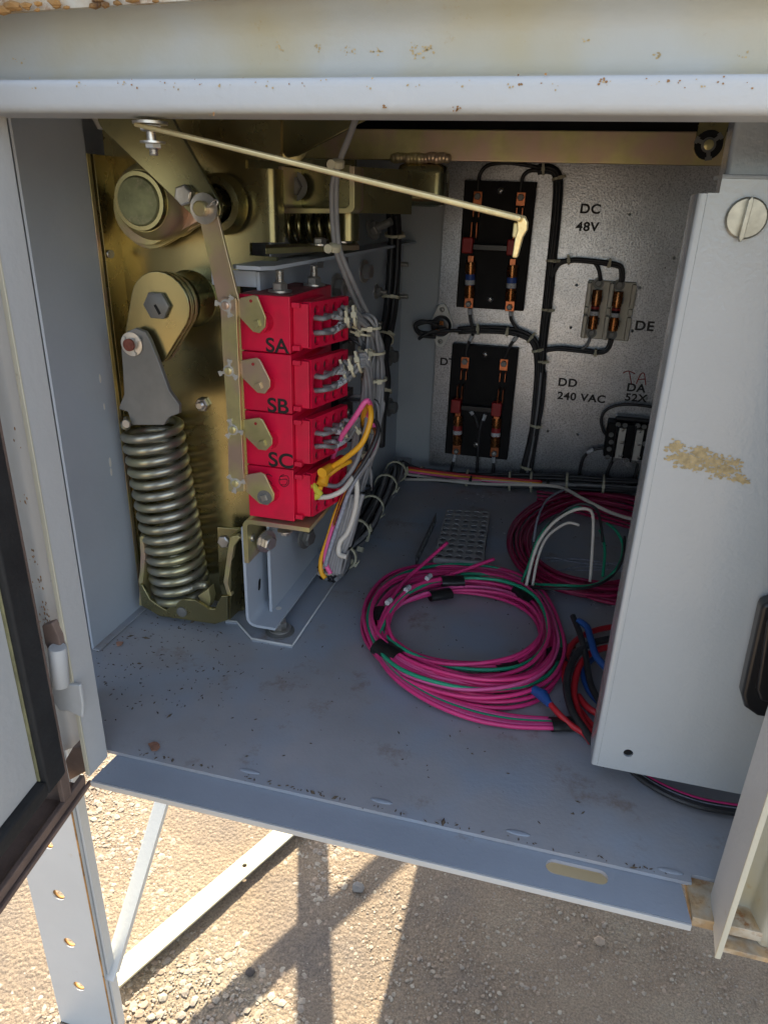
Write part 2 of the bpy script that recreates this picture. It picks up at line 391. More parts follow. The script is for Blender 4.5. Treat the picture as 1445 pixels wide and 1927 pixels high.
def stones(name, num, smin, smax, sub, seed, cols, label):
    rnd = random.Random(seed); base = []
    for k in range(8):
        bm = bmesh.new(); bmesh.ops.create_icosphere(bm, subdivisions=sub, radius=1)
        for v in bm.verts: v.co *= rnd.uniform(.78, 1.15)
        base.append(([v.co.copy() for v in bm.verts], [tuple(v.index for v in f.verts) for f in bm.faces])); bm.free()
    vs, fs, mi = [], [], []
    for k in range(num):
        b, f = base[k % 8]; x = rnd.uniform(-1.05, .5); s = (smin + (smax - smin) * rnd.random() ** 3) * (1 if x < -.25 else .55); y = rnd.uniform(.45, 1.35); a = rnd.uniform(0, 2 * PI); ca, sa = math.cos(a), math.sin(a)
        ex = rnd.uniform(.75, 1.5); n0 = len(vs); zc = GZ - s * .16; hz = rnd.uniform(.28, .5); tl = rnd.uniform(-.25, .25)
        for v in b:
            px, py, pz = v.x * s * ex, v.y * s, v.z * s * hz
            vs.append((x + px * ca - py * sa, y + px * sa + py * ca, zc + pz + px * tl))
        fs += [(i + n0, j + n0, l + n0) for i, j, l in f]; mi += [rnd.randrange(len(cols))] * len(f)
    me = bpy.data.meshes.new(name); me.from_pydata(vs, [], fs)
    for c in cols: me.materials.append(c)
    me.polygons.foreach_set('material_index', mi)
    if sub > 1: me.polygons.foreach_set('use_smooth', [True] * len(fs))
    o = bpy.data.objects.new(name, me); _reg(o, None, Matrix.Identity(4)); tag(o, label, 'gravel'); o['kind'] = 'stuff'
scol = [mat('stone_a', (.30, .255, .20), .9, var=.25, vscale=120, bump=.5, bscale=500), mat('stone_b', (.26, .22, .18), .9, var=.25, vscale=90, bump=.5, bscale=500), mat('stone_c', (.33, .29, .23), .9, var=.2, vscale=90, bump=.5, bscale=500), mat('stone_d', (.30, .23, .17), .9, var=.2, vscale=90, bump=.5, bscale=500)]
stones('gravel', 15000, .0016, .0075, 1, 3, scol, 'pale tan aggregate stones embedded in the ground below the cabinet')
stones('grit', 24000, .0011, .0028, 1, 5, scol, 'fine tan grit lying between the larger stones on the ground')
def rock(x, y, r, m, label):
    p = VZ(x, y, GZ + r * .4); bm = bmesh.new(); bmesh.ops.create_icosphere(bm, subdivisions=2, radius=r)
    for v in bm.verts: v.co = Vector((v.co.x * 1.15, v.co.y, v.co.z * .8)) * random.uniform(.82, 1.1)
    o = obj('pebble', [v.co + p for v in bm.verts], [tuple(v.index for v in f.verts) for f in bm.faces], m, None); bm.free()
    tag(o, label, 'pebble')
rock(1128, 1772, .008, scol[3], 'small tan pebble alone on the shaded ground under the slotted sill')
rock(673, 1670, .010, mat('grey_stone', (.19, .18, .17), .9, var=.2, vscale=100), 'flat grey stone chip inside the diagonal brace shadow')
rock(470, 1830, .007, mat('dark_stone', (.06, .05, .045), .9), 'dark brown lump on the sunlit ground right of the pale brace')

# =================================================================== support frame under the cabinet
LX, LY = -.496, .52
leg = thing('support_leg', 'grey punched angle steel leg with rusty holes at lower left of cabinet', 'steel leg', (LX, LY, GZ), 'legs of the stand')
lw = .089
def zl(x, y): return V(x, y, LY).z
ux, uz = Vector((1, 0, 0)), Vector((0, 0, 1))
hz = [V(88, 1588, LY), V(110, 1685, LY), V(130, 1775, LY), V(148, 1857, LY), V(166, 1938, LY)]
hz += [hz[0] + uz * .088, hz[0] + uz * .18]
plate(leg, 'front_flange', [(LX - lw, LY, GZ), (LX, LY, GZ), (LX, LY, .02), (LX - lw, LY, .02)], [circ(h, ux, uz, .0088, 18) for h in hz], 'frame', .005)
plate(leg, 'side_flange', [(LX + .0002, LY + .0005, GZ), (LX + .0002, LY + .024, GZ), (LX + .0002, LY + .024, .02), (LX + .0002, LY + .0005, .02)], [], 'frame', .005, off=-1, n=(1, 0, 0))
for h in hz[:5]:
    obj('hole_lip', *rings(h + Vector((0, .0015, 0)), (0, 1, 0), [(.0089, 0), (.0089, .0034), (.0081, .0034), (.0081, 0), (.0089, 0)], 20, False), 'rust', leg, smooth=True)
obj('rust_seam', *boxv(LX - .0006, LX + .0012, LY - .0006, LY + .0006, GZ, 0), 'rust', leg)
# second strip bolted along the flange
box(leg, 'splice_strip', LX + .0012, LX + .0045, LY + .006, LY + .020, GZ + .02, -.02, 'frame')
rl = thing('support_leg', 'rear steel leg of the stand, hidden behind the cabinet, its shadow on ground', 'steel leg', (-.556, 1.47, GZ), 'legs of the stand')
box(rl, 'flange', -.578, -.532, 1.47, 1.475, GZ, .9, 'frame'); box(rl, 'web', -.5375, -.532, 1.4755, 1.51, GZ, .9, 'frame')
def bar3(parent, name, a, b, w, t, m, side=None, holes=()):
    a, b = Vector(a), Vector(b); d = (b - a).normalized(); s = (Vector(side) - d * Vector(side).dot(d)).normalized(); n = d.cross(s)
    hs = [circ(a + d * h, d, s, .0045, 14) for h in holes]
    return plate(parent, name, [a - s * w / 2, b - s * w / 2, b + s * w / 2, a + s * w / 2], hs, m, t, off=-1, n=n)
b1 = thing('diagonal_brace', 'cream angle brace lying low and sunlit from leg foot towards the right', 'steel brace', (-.53, .6, GZ), 'braces of the stand')
ZB = GZ + .016
pa, pb = VZ(212, 1846, ZB), VZ(640, 1478, ZB)
dd = (pb - pa).normalized(); ss = Vector((dd.y, -dd.x, 0)); nh = (VZ(448, 1622, ZB) - pa).dot(dd)
bar3(b1, 'top_flange', pa, pb, .036, .004, 'cream', ss, (nh,))
o_ = bar3(b1, 'side_flange', pa - ss * .0162 - uz * .010, pb - ss * .0162 - uz * .010, .012, .003, 'cream', (0, 0, 1))
XB = LX - .004
b2 = thing('diagonal_brace', 'steep grey angle brace rising from the leg foot behind the sill', 'steel brace', (LX, .58, GZ), 'braces of the stand')
qa, qb = VX(208, 1842, XB), VX(320, 1468, XB); d2 = (qb - qa).normalized(); qe = qa + d2 * 1.15; qa = qa + d2 * .004
sv = Vector((1, 0, 0)).cross(d2).normalized()
bar3(b2, 'wide_flange', qa, qe, .044, .004, 'frame', sv)
bar3(b2, 'narrow_flange', qa + sv * .022 + Vector((.008, 0, 0)), qe + sv * .022 + Vector((.008, 0, 0)), .018, .003, 'frame', (1, 0, 0))
b3 = thing('diagonal_brace', 'brace of the stand further back, throwing the diagonal shadow on ground', 'steel brace', (LX, 1.9, GZ), 'braces of the stand')
# the housing behind (its underside keeps the sun off the ground on the right)
hs = thing('breaker_housing', 'grey steel housing that the open compartment belongs to, behind and above', 'housing', (0, 1.6, 0))
box(hs, 'rear_body', -.395, 1.2, 1.16, 2.3, -.02, .9, 'paint', bev=.004)
box(hs, 'top_body', -.47, 1.2, .372, 1.158, .56, .9, 'paint', bev=.004)

# =================================================================== CABINET SHELL
cab = thing('control_cabinet', 'grey steel control compartment seen through its open doorway', 'cabinet', (0, .35, 0))
XL, XR, Z1 = -.305, .135, .437
YF, YB = .344, .366
# floor with its front-right corner
fl = plate(cab, 'floor_panel', [(-.47, .372, 0), (.1235, .372, 0), (.1235, .379, 0), (.20, .379, 0), (.36, .379, 0), (.36, 1.12, 0), (-.47, 1.12, 0)], [], 'floorp', .003, off=-1, n=(0, 0, 1))
# sill plate: slightly dropped lip welded under the floor edge, with slot
def SL(x, y): return VZ(x, y, -.0035)
sc_ = SL(1085, 1641); sl_o = [(-.3045, .3445, -.0035), (.1205, .3445, -.0035), (.117, .3775, -.0035), (-.301, .3795, -.0035)]
plate(cab, 'sill_plate', sl_o, [slot(sc_, (1, 0, 0), (0, 1, 0), .0145, .0058)], 'sill', .003, off=-1, n=(0, 0, 1))
box(cab, 'sill_edge', -.3045, .1205, .3425, .3443, -.0085, -.0037, 'frame', bev=.0004)
# lap line: the floor's front edge sits proud, with weld stitches
box(cab, 'floor_edge', -.303, .118, .3765, .3782, -.0032, -.0001, 'floorp', bev=.0002)
for (x, y) in ((470, 1452), (718, 1508), (975, 1568), (1262, 1640)):
    p = VZ(x, y, 0)
    bm = bmesh.new(); bmesh.ops.create_uvsphere(bm, u_segments=14, v_segments=8, radius=1)
    obj('weld_bead', [Vector((p.x + v.co.x * .0085, p.y + v.co.y * .0022, v.co.z * .0007)) for v in bm.verts], [tuple(v.index for v in f.verts) for f in bm.faces], 'sill', cab, smooth=True); bm.free()
# ledges below the floor: painted as if sunlit under slot, rusted at corner
box(cab, 'lower_ledge', .02, .115, .3665, .41, -.036, -.032, 'creamlit')
box(cab, 'corner_ledge', .1212, .20, .348, .3785, -.010, -.0022, 'ochre')
# doorway lining: left, right, lintel
plate(cab, 'left_jamb', [(XL, YF, .0), (XL, YB, 0.0), (XL, YB, Z1), (XL, YF, Z1)], [], 'frame', .0025, off=-1, n=(1, 0, 0))
obj('paint_edge', *boxv(XL - .0028, XL + .0005, YF - .0010, YF + .0004, .002, Z1), 'framey', cab, bev=.0004)
plate(cab, 'right_jamb', [(.134, YF - .012, -.012), (.134, YB, .0), (.134, YB, Z1), (.134, YF - .012, Z1)], [], 'frame', .0025, off=-1, n=(-1, 0, 0))
obj('paint_edge', *boxv(.1335, .1368, YF - .0132, YF - .0118, -.012, Z1), 'framey', cab, bev=.0004)
fold(cab, 'lintel_lip', [(-.5, YB + .002, Z1 + .001), (-.5, YF, Z1 + .001), (-.5, YF, Z1 + .0135), (-.5, YF + .010, Z1 + .0135)], (.95, 0, 0), .002, 'frame', r=.003)
# outer frame faces round the doorway (set back channel)
fold(cab, 'left_frame_face', [(XL - .0026, YB + .001, 0), (-.338, YB + .001, 0), (-.345, YF + .012, 0), (-.372, YF + .012, 0), (-.372, .42, 0)], (0, 0, .56), .002, 'frame', r=.004)
fold(cab, 'right_frame_face', [(.1372, YB, -.012), (.158, YB, -.012), (.162, YF + .004, -.012), (.19, YF + .004, -.012), (.19, .42, -.012)], (0, 0, .56), .002, 'lintel', r=.003)
box(cab, 'right_foot', .137, .20, YF - .004, .385, -.0165, -.0125, 'ochre')
slab(cab, 'rusty_foot_lug', [VX(x, y, .17) for x, y in ((1418, 1722), (1450, 1690), (1475, 1830), (1442, 1812), (1424, 1770))], (.02, .01, 0), 'rust', .001)
# lintel face: channel above the lip, ending under a rusty overhang
fold(cab, 'lintel_face', [(-.5, YF + .008, Z1 + .0138), (-.5, YB + .002, Z1 + .018), (-.5, YB + .002, .476), (-.5, YB - .012, .488), (-.5, YB - .014, .56)], (.95, 0, 0), .002, 'lintel', r=.006)
plate(cab, 'drip_edge', [(-.5, .352, .4755), (-.10, .3505, .4845), (.4, .35, .494), (.4, .35, .53), (-.5, .35, .53)], [], 'ochre', .003, off=-1)
# clumps of rust hanging on the drip edge
rv = []
for i in range(90):
    t = random.random() ** 1.6; x = -.36 + t * .34; z = .4755 + (x + .5) / .4 * .009 if x < -.1 else .4845
    r = random.uniform(.0008, .0026) * (1.2 - t)
    bm = bmesh.new(); bmesh.ops.create_icosphere(bm, subdivisions=1, radius=r)
    c = Vector((x, .3485, z + random.uniform(-.0005, .002)))
    rv.append(([c + Vector((v.co.x * random.uniform(1, 3), v.co.y, v.co.z)) for v in bm.verts], [tuple(v.index for v in f.verts) for f in bm.faces])); bm.free()
obj('rust_crust', *join(*rv), 'rust', cab)
M['rspot'] = mat('rust_spot', (.34, .19, .08), .8, var=.4, vscale=200)
M['spot2'] = mat('ochre_spot', (.50, .38, .20), .7, var=.3, vscale=200)
_st = [(525, 88, 6, 8), (600, 90, 5, 10), (655, 93, 7, 14), (712, 96, 6, 14), (785, 96, 9, 26), (808, 90, 5, 12), (1240, 102, 5, 9), (1102, 75, 3, 5), (1395, 105, 6, 6), (372, 128, 4, 4), (30, 110, 10, 6)]
def stain(parent, pts, Y, m_, seed):
    rr = random.Random(seed); vs, fs = [], []
    for (x, y, r, n_) in pts:
        for i in range(n_):
            c = V(x + rr.gauss(0, r), y + rr.gauss(0, r * .7), Y); s_ = rr.uniform(.00015, .0006); k = len(vs)
            vs += [c + Vector((math.cos(a * 1.05) * s_ * rr.uniform(.6, 1.6), 0, math.sin(a * 1.05) * s_ * rr.uniform(.5, 1.3))) for a in range(6)]; fs.append(tuple(range(k, k + 6)))
    obj('stain', vs, fs, m_, parent, kind='stuff')
stain(cab, _st, YB + .0008, 'spot2', 1)
stain(cab, [(x + 17 * math.sin(x), 156.5 - x * .0035, 9, max(0, int(1.5 + 2.4 * math.sin(x * .7)))) for x in list(range(170, 560, 31)) + list(range(940, 1445, 29))] + [(725, 200, 2, 4), (860, 205, 5, 8), (400, 214, 3, 4)], YF - .0012, 'rspot', 2)
stain(cab, [(x, 158, 8, 3) for x in range(60, 1400, 90)], YF - .0013, 'spot2', 3)
_v, _f = [], []
rr_ = random.Random(9)
for (x, y, n_) in ((62, 1050, 10), (75, 1095, 16), (84, 1150, 22), (30, 830, 4), (88, 1180, 20), (45, 940, 5)):
    for i in range(n_):
        c = V(x + rr_.gauss(0, 6), y + rr_.gauss(0, 14), YF + .008); s_ = rr_.uniform(.0002, .0007); k = len(_v)
        _v += [c + Vector((math.cos(a * 1.05) * s_, 0, math.sin(a * 1.05) * s_ * 2)) for a in range(6)]; _f.append(tuple(range(k, k + 6)))
obj('stain', _v, _f, 'rspot', cab, kind='stuff')
# inner walls
plate(cab, 'back_wall', [(-.6, 1.102, -.0), (.36, 1.102, 0), (.36, 1.102, .56), (-.6, 1.102, .56)], [circ(V(x, y, 1.102), ux, uz, .0018, 10) for x, y in ((777, 526), (822, 525), (735, 603))], 'paint', .002)
plate(cab, 'right_wall', [(.345, .36, 0), (.345, 1.1, 0), (.345, 1.1, .56), (.345, .36, .56)], [], 'paint', .002, n=(-1, 0, 0))
plate(cab, 'outer_left_wall', [(-.47, .36, 0), (-.47, 1.1, 0), (-.47, 1.1, .56), (-.47, .36, .56)], [], 'paint', .002, n=(1, 0, 0))
plate(cab, 'ceiling_panel', [(-.47, .372, .555), (.36, .372, .555), (.36, 1.1, .555), (-.47, 1.1, .555)], [], 'paint', .002, n=(0, 0, -1))
plate(cab, 'rear_left_wall', [(-.255, .575, .002), (-.255, 1.10, .002), (-.255, 1.10, .346), (-.255, .575, .346)], [circ(VX(x, y, -.255), (0, 1, 0), uz, .003, 12) for x, y in ((655, 505),)], 'bluep', .003, n=(1, 0, 0))
box(cab, 'wall_filler', -.30, -.2585, .576, .579, .3335, .3465, 'bluep')
# left liner panel and the strip behind it
lp = thing('side_liner', 'tall blue-grey painted liner plate standing at left inside the doorway', 'liner panel', (-.403, .53, 0))
fold(lp, 'panel', [(-.403, .4865, 0), (-.403, .52, 0), (-.403, .568, 0)], (0, 0, .555), .0025, 'bluep', r=.0015)
fold(lp, 'foot_flange', [(-.402, .485, .0015), (-.402, .60, .0015), ], (.0075, 0, 0), .0015, 'floorp')
zt = VX(152, 286, -.402).z
box(lp, 'edge_strip', -.4078, -.4015, .5685, .5735, .01, zt, 'goldb')
for (x, y, s) in ((188, 712, .004), (207, 870, .005), (209, 888, .004), (196, 765, .003)):
    p = VX(x, y, -.4016); obj('paint_chip', *prism(circ(p, (0, 1, 0), uz, s * .35, 9, s), (.0003, 0, 0)), 'white', lp)

# =================================================================== DOOR (swung open to the left)
h0 = Vector((-.3165, .3375, 0)); pD = VZ(0, 1700, -.008); h1 = VZ(166, 1466, -.008)
du = (pD - h1); du.z = 0; du.normalize(); dn = Vector((-du.y, du.x, 0));
if dn.x < 0: dn = -dn
h0 = Vector((h1.x, h1.y, 0))
def D(x, y, off=0.):
    d = _ray(x, y); p0 = h0 + dn * off; return CAM + d * ((p0 - CAM).dot(dn) / d.dot(dn))
def du_of(x, y, off=0.): return (D(x, y, off) - h0).dot(du)
door = thing('cabinet_door', 'open door at far left, pale inner panel inside a black gasket and brown rim', 'door', h0)
def dbox(name, u0, u1, n0, n1, z0, z1, m, bev=.0008, label=None):
    vs = [h0 + du * u + dn * n_ + uz * z for u in (u0, u1) for n_ in (n0, n1) for z in (z0, z1)]
    return obj(name, vs, boxv(0, 1, 0, 1, 0, 1)[1], m, door, bev=bev, label=label)
uy = du_of(62, 1400); ub = du_of(104, 1400); uc = du_of(114, 1400)
zi = D(75, 1472).z; zg = D(105, 1478).z; 
DH = .50
dbox('outer_skin', 0, .42, -.030, -.028, -.012, DH, 'frame')
uc = du_of(118, 1400); ub = du_of(104, 1400)
dbox('rim', uc, uc + .002, -.028, 0, -.009, DH, 'brown'); dbox('bottom_rim', .004, .42, -.028, 0, -.012, -.009, 'brown')
dbox('inner_rim', uc + .0021, ub + .002, -.004, 0.0, zg - .0219, DH, 'brown'); dbox('lower_rim', 0.003, .42, -.004, 0.0, -.009, zg - .022, 'brown')
dbox('lower_rim_ridge', .0, .42, .0003, .003, -.012, -.0085, 'brown')
dbox('gasket', ub, uy, -.006, .0045, zi - .012, DH, 'rubber', bev=.002); dbox('lower_gasket', uy, .42, -.006, .0045, zi - .012, zi, 'rubber', bev=.002)
dbox('glue_line', uy, uy + .0012, -.005, .0002, zi, DH, 'glue'); dbox('inner_panel', uy + .0012, .42, -.014, -.0015, zi + .0004, DH, 'frame')
# hinge
hg = thing('door_hinge', 'painted lift-off hinge with brown capped pin low on the left jamb', 'hinge', V(112, 1330, .338))
hp0, hp1 = V(114, 1290, .336), V(108, 1218, .336)
obj('knuckle', *rings(hp0, hp1 - hp0, [(.0035, 0), (.0056, .0003), (.0060, .001), (.0060, (hp1 - hp0).length - .001), (.0054, (hp1 - hp0).length)], 24), 'frame', hg, smooth=.5)
slab(hg, 'cap_leaf', pxs([(78, 1178), (97, 1172), (110, 1200), (116, 1232), (98, 1240), (84, 1212)], .338), (0, .006, 0), 'brown', .001)
slab(hg, 'jamb_leaf', pxs([(96, 1288), (150, 1290), (156, 1330), (155, 1352), (128, 1340), (112, 1340), (100, 1322)], .3405), (0, .0035, 0), 'frame', .0012)
slab(cab, 'corner_bracket', pxs([(122, 1432), (136, 1408), (150, 1406), (160, 1418), (164, 1452), (130, 1470)], .352), (0, .010, 0), 'brown', .0012)

# =================================================================== INNER SWING PANEL at right
ip = thing('swing_panel', 'tall pale grey sheet metal cover at right with knob, handle and scorch mark', 'cover panel', (.1, .44, .03))
YC = .44
ca, cb = V(1312, 340, YC), V(1115, 1436, YC); xl = (ca.x + cb.x) / 2 + .0015; zt_, zb_ = V(1400, 336, YC).z, V(1116, 1440, YC).z
hole = V(1182, 1418, YC)
fz = [Vector((xl + .0085, YC + .0002, 0))]
plate(ip, 'front', [(xl + .0035, YC, zb_), (.30, YC, zb_), (.30, YC, zt_), (xl + .009, YC, zt_), (xl + .009, YC, zt_ - .007), (xl + .0035, YC, zt_ - .007)], [circ(hole, ux, uz, .0034, 18)], 'cover', .002)
fold(ip, 'rolled_edge', [(xl + .0035, YC + .001, zb_), (xl, YC + .001, zb_), (xl, YC + .030, zb_)], (0, 0, zt_ - zb_ - .0072), .002, 'cover', r=.004)
fold(ip, 'top_return', [(xl + .009, YC + .001, zt_), (xl + .009, YC + .0012, zt_ + .0012), (xl + .009, YC + .030, zt_ + .0012)], (.24, 0, 0), .002, 'cover', r=.001)
fold(ip, 'bottom_return', [(xl + .001, YC + .0022, zb_ + .0012), (xl + .001, YC + .030, zb_ + .0012)], (.29, 0, 0), .002, 'cover', r=.001)
kp = V(1403, 410, YC)
kn = obj('knob', *rings(kp, (0, -1, 0), [(.0098, 0), (.0104, .001), (.0104, .0022), (.0095, .003)], 28), 'knobm', ip, smooth=.5)
k0, k1 = V(1416, 368, YC - .0075), V(1393, 455, YC - .0075)
kd = (k1 - k0).normalized(); kw = kd.cross(Vector((0, 1, 0)))
slab(ip, 'knob_grip', [k0 + kd * .002 * t + kw * s for t, s in ((0, .0003), (1, .0012))] + [k1 - kd * .002 + kw * .0012, k1 + kw * .0003, k1 - kw * .0003, k1 - kd * .002 - kw * .0012, k0 + kd * .002 - kw * .0012], (0, .0045, 0), 'knobm', .0004)
hh = [V(x, y, .425) for x, y in ((1434, 1140), (1470, 1130), (1470, 1356), (1425, 1350), (1402, 1334), (1396, 1310))]
slab(ip, 'handle', hh, (0, .013, 0), 'plastic', .003)
slab(ip, 'handle_ridge', [V(x, y, .4205) for x, y in ((1444, 1170), (1470, 1160), (1470, 1325), (1432, 1322), (1424, 1300))], (0, .005, 0), 'plastic', .002)
# scorch / old adhesive mark: ragged film on the face
def blotch(parent, pts, Y, m, seed, name='stain'):
    rnd = random.Random(seed); vs, fs = [], []
    for (x, y, r, n_) in pts:
        for i in range(n_):
            c = V(x + rnd.gauss(0, r), y + rnd.gauss(0, r * .55), Y); s = rnd.uniform(.0002, .0013); k = len(vs); m_ = rnd.randint(5, 8)
            vs += [c + Vector((math.cos(a * 2 * PI / m_) * s * rnd.uniform(.6, 1.6), -.00004 * rnd.random(), math.sin(a * 2 * PI / m_) * s * rnd.uniform(.4, 1.1))) for a in range(m_)]
            fs.append(tuple(range(k, k + m_)))
    return obj(name, vs, fs, m, parent)
M['adh'] = mat('old_adhesive', (.46, .36, .19), .6, var=.3, vscale=300)
blotch(ip, [(1262, 862, 5, 40), (1272, 842, 8, 90), (1290, 862, 10, 120), (1300, 874, 9, 60), (1318, 850, 8, 70), (1330, 872, 18, 150), (1352, 866, 8, 60), (1365, 884, 14, 120), (1382, 872, 5, 30), (1390, 900, 7, 60), (1402, 906, 4, 20)], YC - .0004, 'adh', 4, 'adhesive_stain')
# post that carries the panel, behind its upper corner
pp = thing('panel_post', 'grey hammer finish upright showing above the cover panel at top right', 'post', (.14, .47, 0))
xq = V(1378, 260, .475).x
box(pp, 'post', xq, xq + .045, .475, .50, .004, .52, 'cover', bev=.003)

# =================================================================== stay rod hanging across the doorway
rod = thing('stay_rod', 'bright gold flat stay rod hung under the lintel, slanting down to a bent hook', 'stay rod', V(285, 235, .365))
def rodseg(name, a, b, w, t):
    a, b = Vector(a), Vector(b); d = (b - a).normalized(); s = d.cross(Vector((0, 0, 1))).normalized(); n_ = s.cross(d)
    return slab(rod, name, [a - s * w / 2 - n_ * t / 2, a + s * w / 2 - n_ * t / 2, a + s * w / 2 + n_ * t / 2, a - s * w / 2 + n_ * t / 2], b - a, 'golde', .0008)
RA, RB, RC_, RD = V(262, 234, .362), V(985, 412, .31), V(985, 440, .31), V(968, 486, .312)
rodseg('bar', RA, RB, .008, .0022)
slab(rod, 'hook', pxs([(972, 404), (988, 409), (992, 418), (991, 432), (983, 446), (972, 486), (963, 484), (969, 446), (973, 434)], .3095), (0, .007, 0), 'golde', .0006)
slab(rod, 'hook_gusset', pxs([(966, 418), (984, 418), (982, 436), (970, 448), (963, 446)], .312), (0, .006, 0), 'goldb', .0006)
rp = V(283, 236, .363)
hexbolt(rod, (rp.x, rp.y, Z1 - .0016), (0, 0, -1), .0058, 'bolt', washer=True, h=.45)
obj('shank', *cyl((rp.x, rp.y, Z1 - .012), (rp.x, rp.y, Z1 - .002), .0024, 14), 'steel', rod, smooth=.5)
hexbolt(rod, (rp.x + .0006, rp.y, Z1 - .0105), (0, 0, -1), .0042, 'nut', washer=True, thread=.003, h=.5)

# =================================================================== MECHANISM (yellow zinc plates, lever chain, spring)
YP = .605
mp = thing('mechanism_plate', 'large upright gold zinc plated mechanism plate at left', 'mechanism plate', (-.33, YP, 0))
# slots in the plate
cx = lambda x, y: V(x, y, YP)
plate(mp, 'plate', [cx(190, 222), cx(528, 222), cx(528, 300), cx(462, 300), cx(462, 316), cx(505, 316), cx(505, 456), cx(470, 456), cx(470, 480), cx(520, 484), cx(520, 505), cx(449, 505), cx(500, 1160), cx(268, 1150), cx(232, 640)],
      [circ(cx(336, 300), ux, uz, .011, 20)], 'gold', .005)
fold(mp, 'side_flange', [(-.402, .576, .03), (-.4045, YP + .002, .03)], (0, 0, zt - .03), .003, 'gold')
# rounded bend to the right of the slots
bp_ = cx(490, 316); be = cx(512, 456)
fold(mp, 'bend', [(bp_.x, YP + .001, be.z), (bp_.x + .011, YP + .001, be.z), (bp_.x + .011, YP + .018, be.z)], (0, 0, bp_.z - be.z), .004, 'gold', r=.008)
def stud(parent, x, y, Y, r, L, ax=(0, -1, 0), m='steel'):
    p = V(x, y, Y); prof = []
    k = int(L / .0011)
    for i in range(k): z = L * i / k; prof += [(r, z), (r * .84, z + L / k * .5)]
    prof += [(r * .8, L)]
    return obj('threaded_stud', *rings(p, ax, prof, 16), m, parent, smooth=.5)
# side stud, sticking sideways
sp_ = V(190, 476, .585)
obj('stud_collar', *rings(sp_, (1, -.25, 0), [(.0056, 0), (.0062, .0006), (.0062, .0075), (.0056, .008)], 20), 'steel', mp, smooth=.5)
obj('threaded_stud', *rings(sp_ + Vector((.007, -.0017, 0)), (1, -.25, 0), [(.0036 - .0005 * (i % 2), .0007 * i) for i in range(9)], 16), 'steel', mp, smooth=.5)
hexbolt(mp, V(383, 760, YP), (0, -1, 0), .0068, 'nut', washer=False, thread=.004)
hexbolt(mp, V(195, 226, .56), (.3, -1, 0), .0075, 'bolt', washer=False)
# big bearing drum
dr = thing('drum_bearing', 'big gold shaft hub with domed green end cap at upper left', 'shaft hub', V(262, 380, .57))
dc = V(262, 378, .55); ax = Vector((0, -1, 0))
pr = (V(262 + 60, 378, .55) - dc).length
obj('hub_body', *rings(dc + Vector((0, .05, 0)), ax, [(pr * 1.02, 0), (pr * 1.05, .012), (pr * 1.05, .034), (pr * .98, .040), (pr * .88, .043), (pr * .82, .046)], 44), 'goldb', dr, smooth=.5)
obj('hub_ring', *rings(dc + Vector((0, .006, 0)), ax, [(pr * .80, 0), (pr * .80, .004), (pr * .77, .007), (pr * .66, .007), (pr * .655, .003), (.0, .003)], 44), 'gold', dr, smooth=.5)
M['domeg'] = mat('greenish_cap', (.22, .24, .13), .5, .4, var=.35, vscale=60, dirt=(.35, .33, .22), dirt_amt=.45, dscale=90, bump=.2, bscale=300)
obj('end_cap', *rings(dc + Vector((0, .003, 0)), ax, [(pr * .65, 0), (pr * .65, .0045), (pr * .61, .0060), (pr * .40, .0068), (pr * .02, .0070)], 44), 'domeg', dr, smooth=.5)
slab(dr, 'hub_arm', [Vector((p.x, .588, p.z)) for p in hullpx([(276, 402, 56), (372, 392, 24)], .588)], (0, .006, 0), 'goldb', .0008)
slab(dr, 'hub_arm', [Vector((p.x, .576, p.z)) for p in hullpx([(268, 395, 56), (370, 388, 22)], .576)], (0, .006, 0), 'goldb', .0008)
# second bearing around shaft, right
db = thing('shaft_bearing', 'gold ring bearing with broken open bore behind the upper lever', 'bearing', V(412, 385, .6))
bc = V(417, 384, .600); br = (V(417 + 50, 384, .6) - bc).length
obj('flange_ring', *rings(bc, ax, [(br * 1.0, 0), (br, .003), (br * .93, .008), (br * .88, .013), (br * .66, .014), (br * .60, .012), (br * .60, -.002)], 44, False), 'gold', db, smooth=.5)
obj('bore', *rings(bc + Vector((0, .004, 0)), ax, [(br * .62, 0), (br * .62, .001)], 32), 'hole', db)
obj('square_shaft', *xf(boxv(-.0095, .0095, -.0095, .0095, 0, .022), frame_to(bc, ax) @ Matrix.Rotation(.75, 4, 'Z')), 'gold', db, bev=.001)
# upper lever
ul = thing('upper_lever', 'broad olive gold lever running from top left to the washer joint', 'lever', V(300, 300, .54))
YL = .541
slab(ul, 'arm', hullpx([(215, 215, 34), (262, 196, 40), (388, 392, 27)], YL), (0, .005, 0), 'gold', .0008)
hexbolt(ul, V(351, 367, YL), (0, -1, 0), .0078, 'bolt', washer=False, h=.7, rot=.3)
pj = V(390, 392, YL)
obj('washer', *rings(pj + Vector((0, -.0045, 0)), ax, [(.0108, 0), (.0112, .0004), (.0112, .0016), (.0065, .0018)], 28), 'steel', ul, smooth=.5)
obj('pin', *rings(pj + Vector((0, -.004, 0)), ax, [(.0056, 0), (.0056, .0085), (.0046, .0095)], 24), 'goldb', ul, smooth=.5)
c_ = V(396, 384, YL - .0105)
wire(ul, [c_ + Vector(v) for v in ((-.006, 0, -.004), (0, -.001, 0), (.004, -.001, .003), (.0065, -.001, .0025), (.0055, -.001, -.0002), (.002, -.001, .0002), (-.002, 0, -.002))], .0007, 'steel', 'cotter_pin')
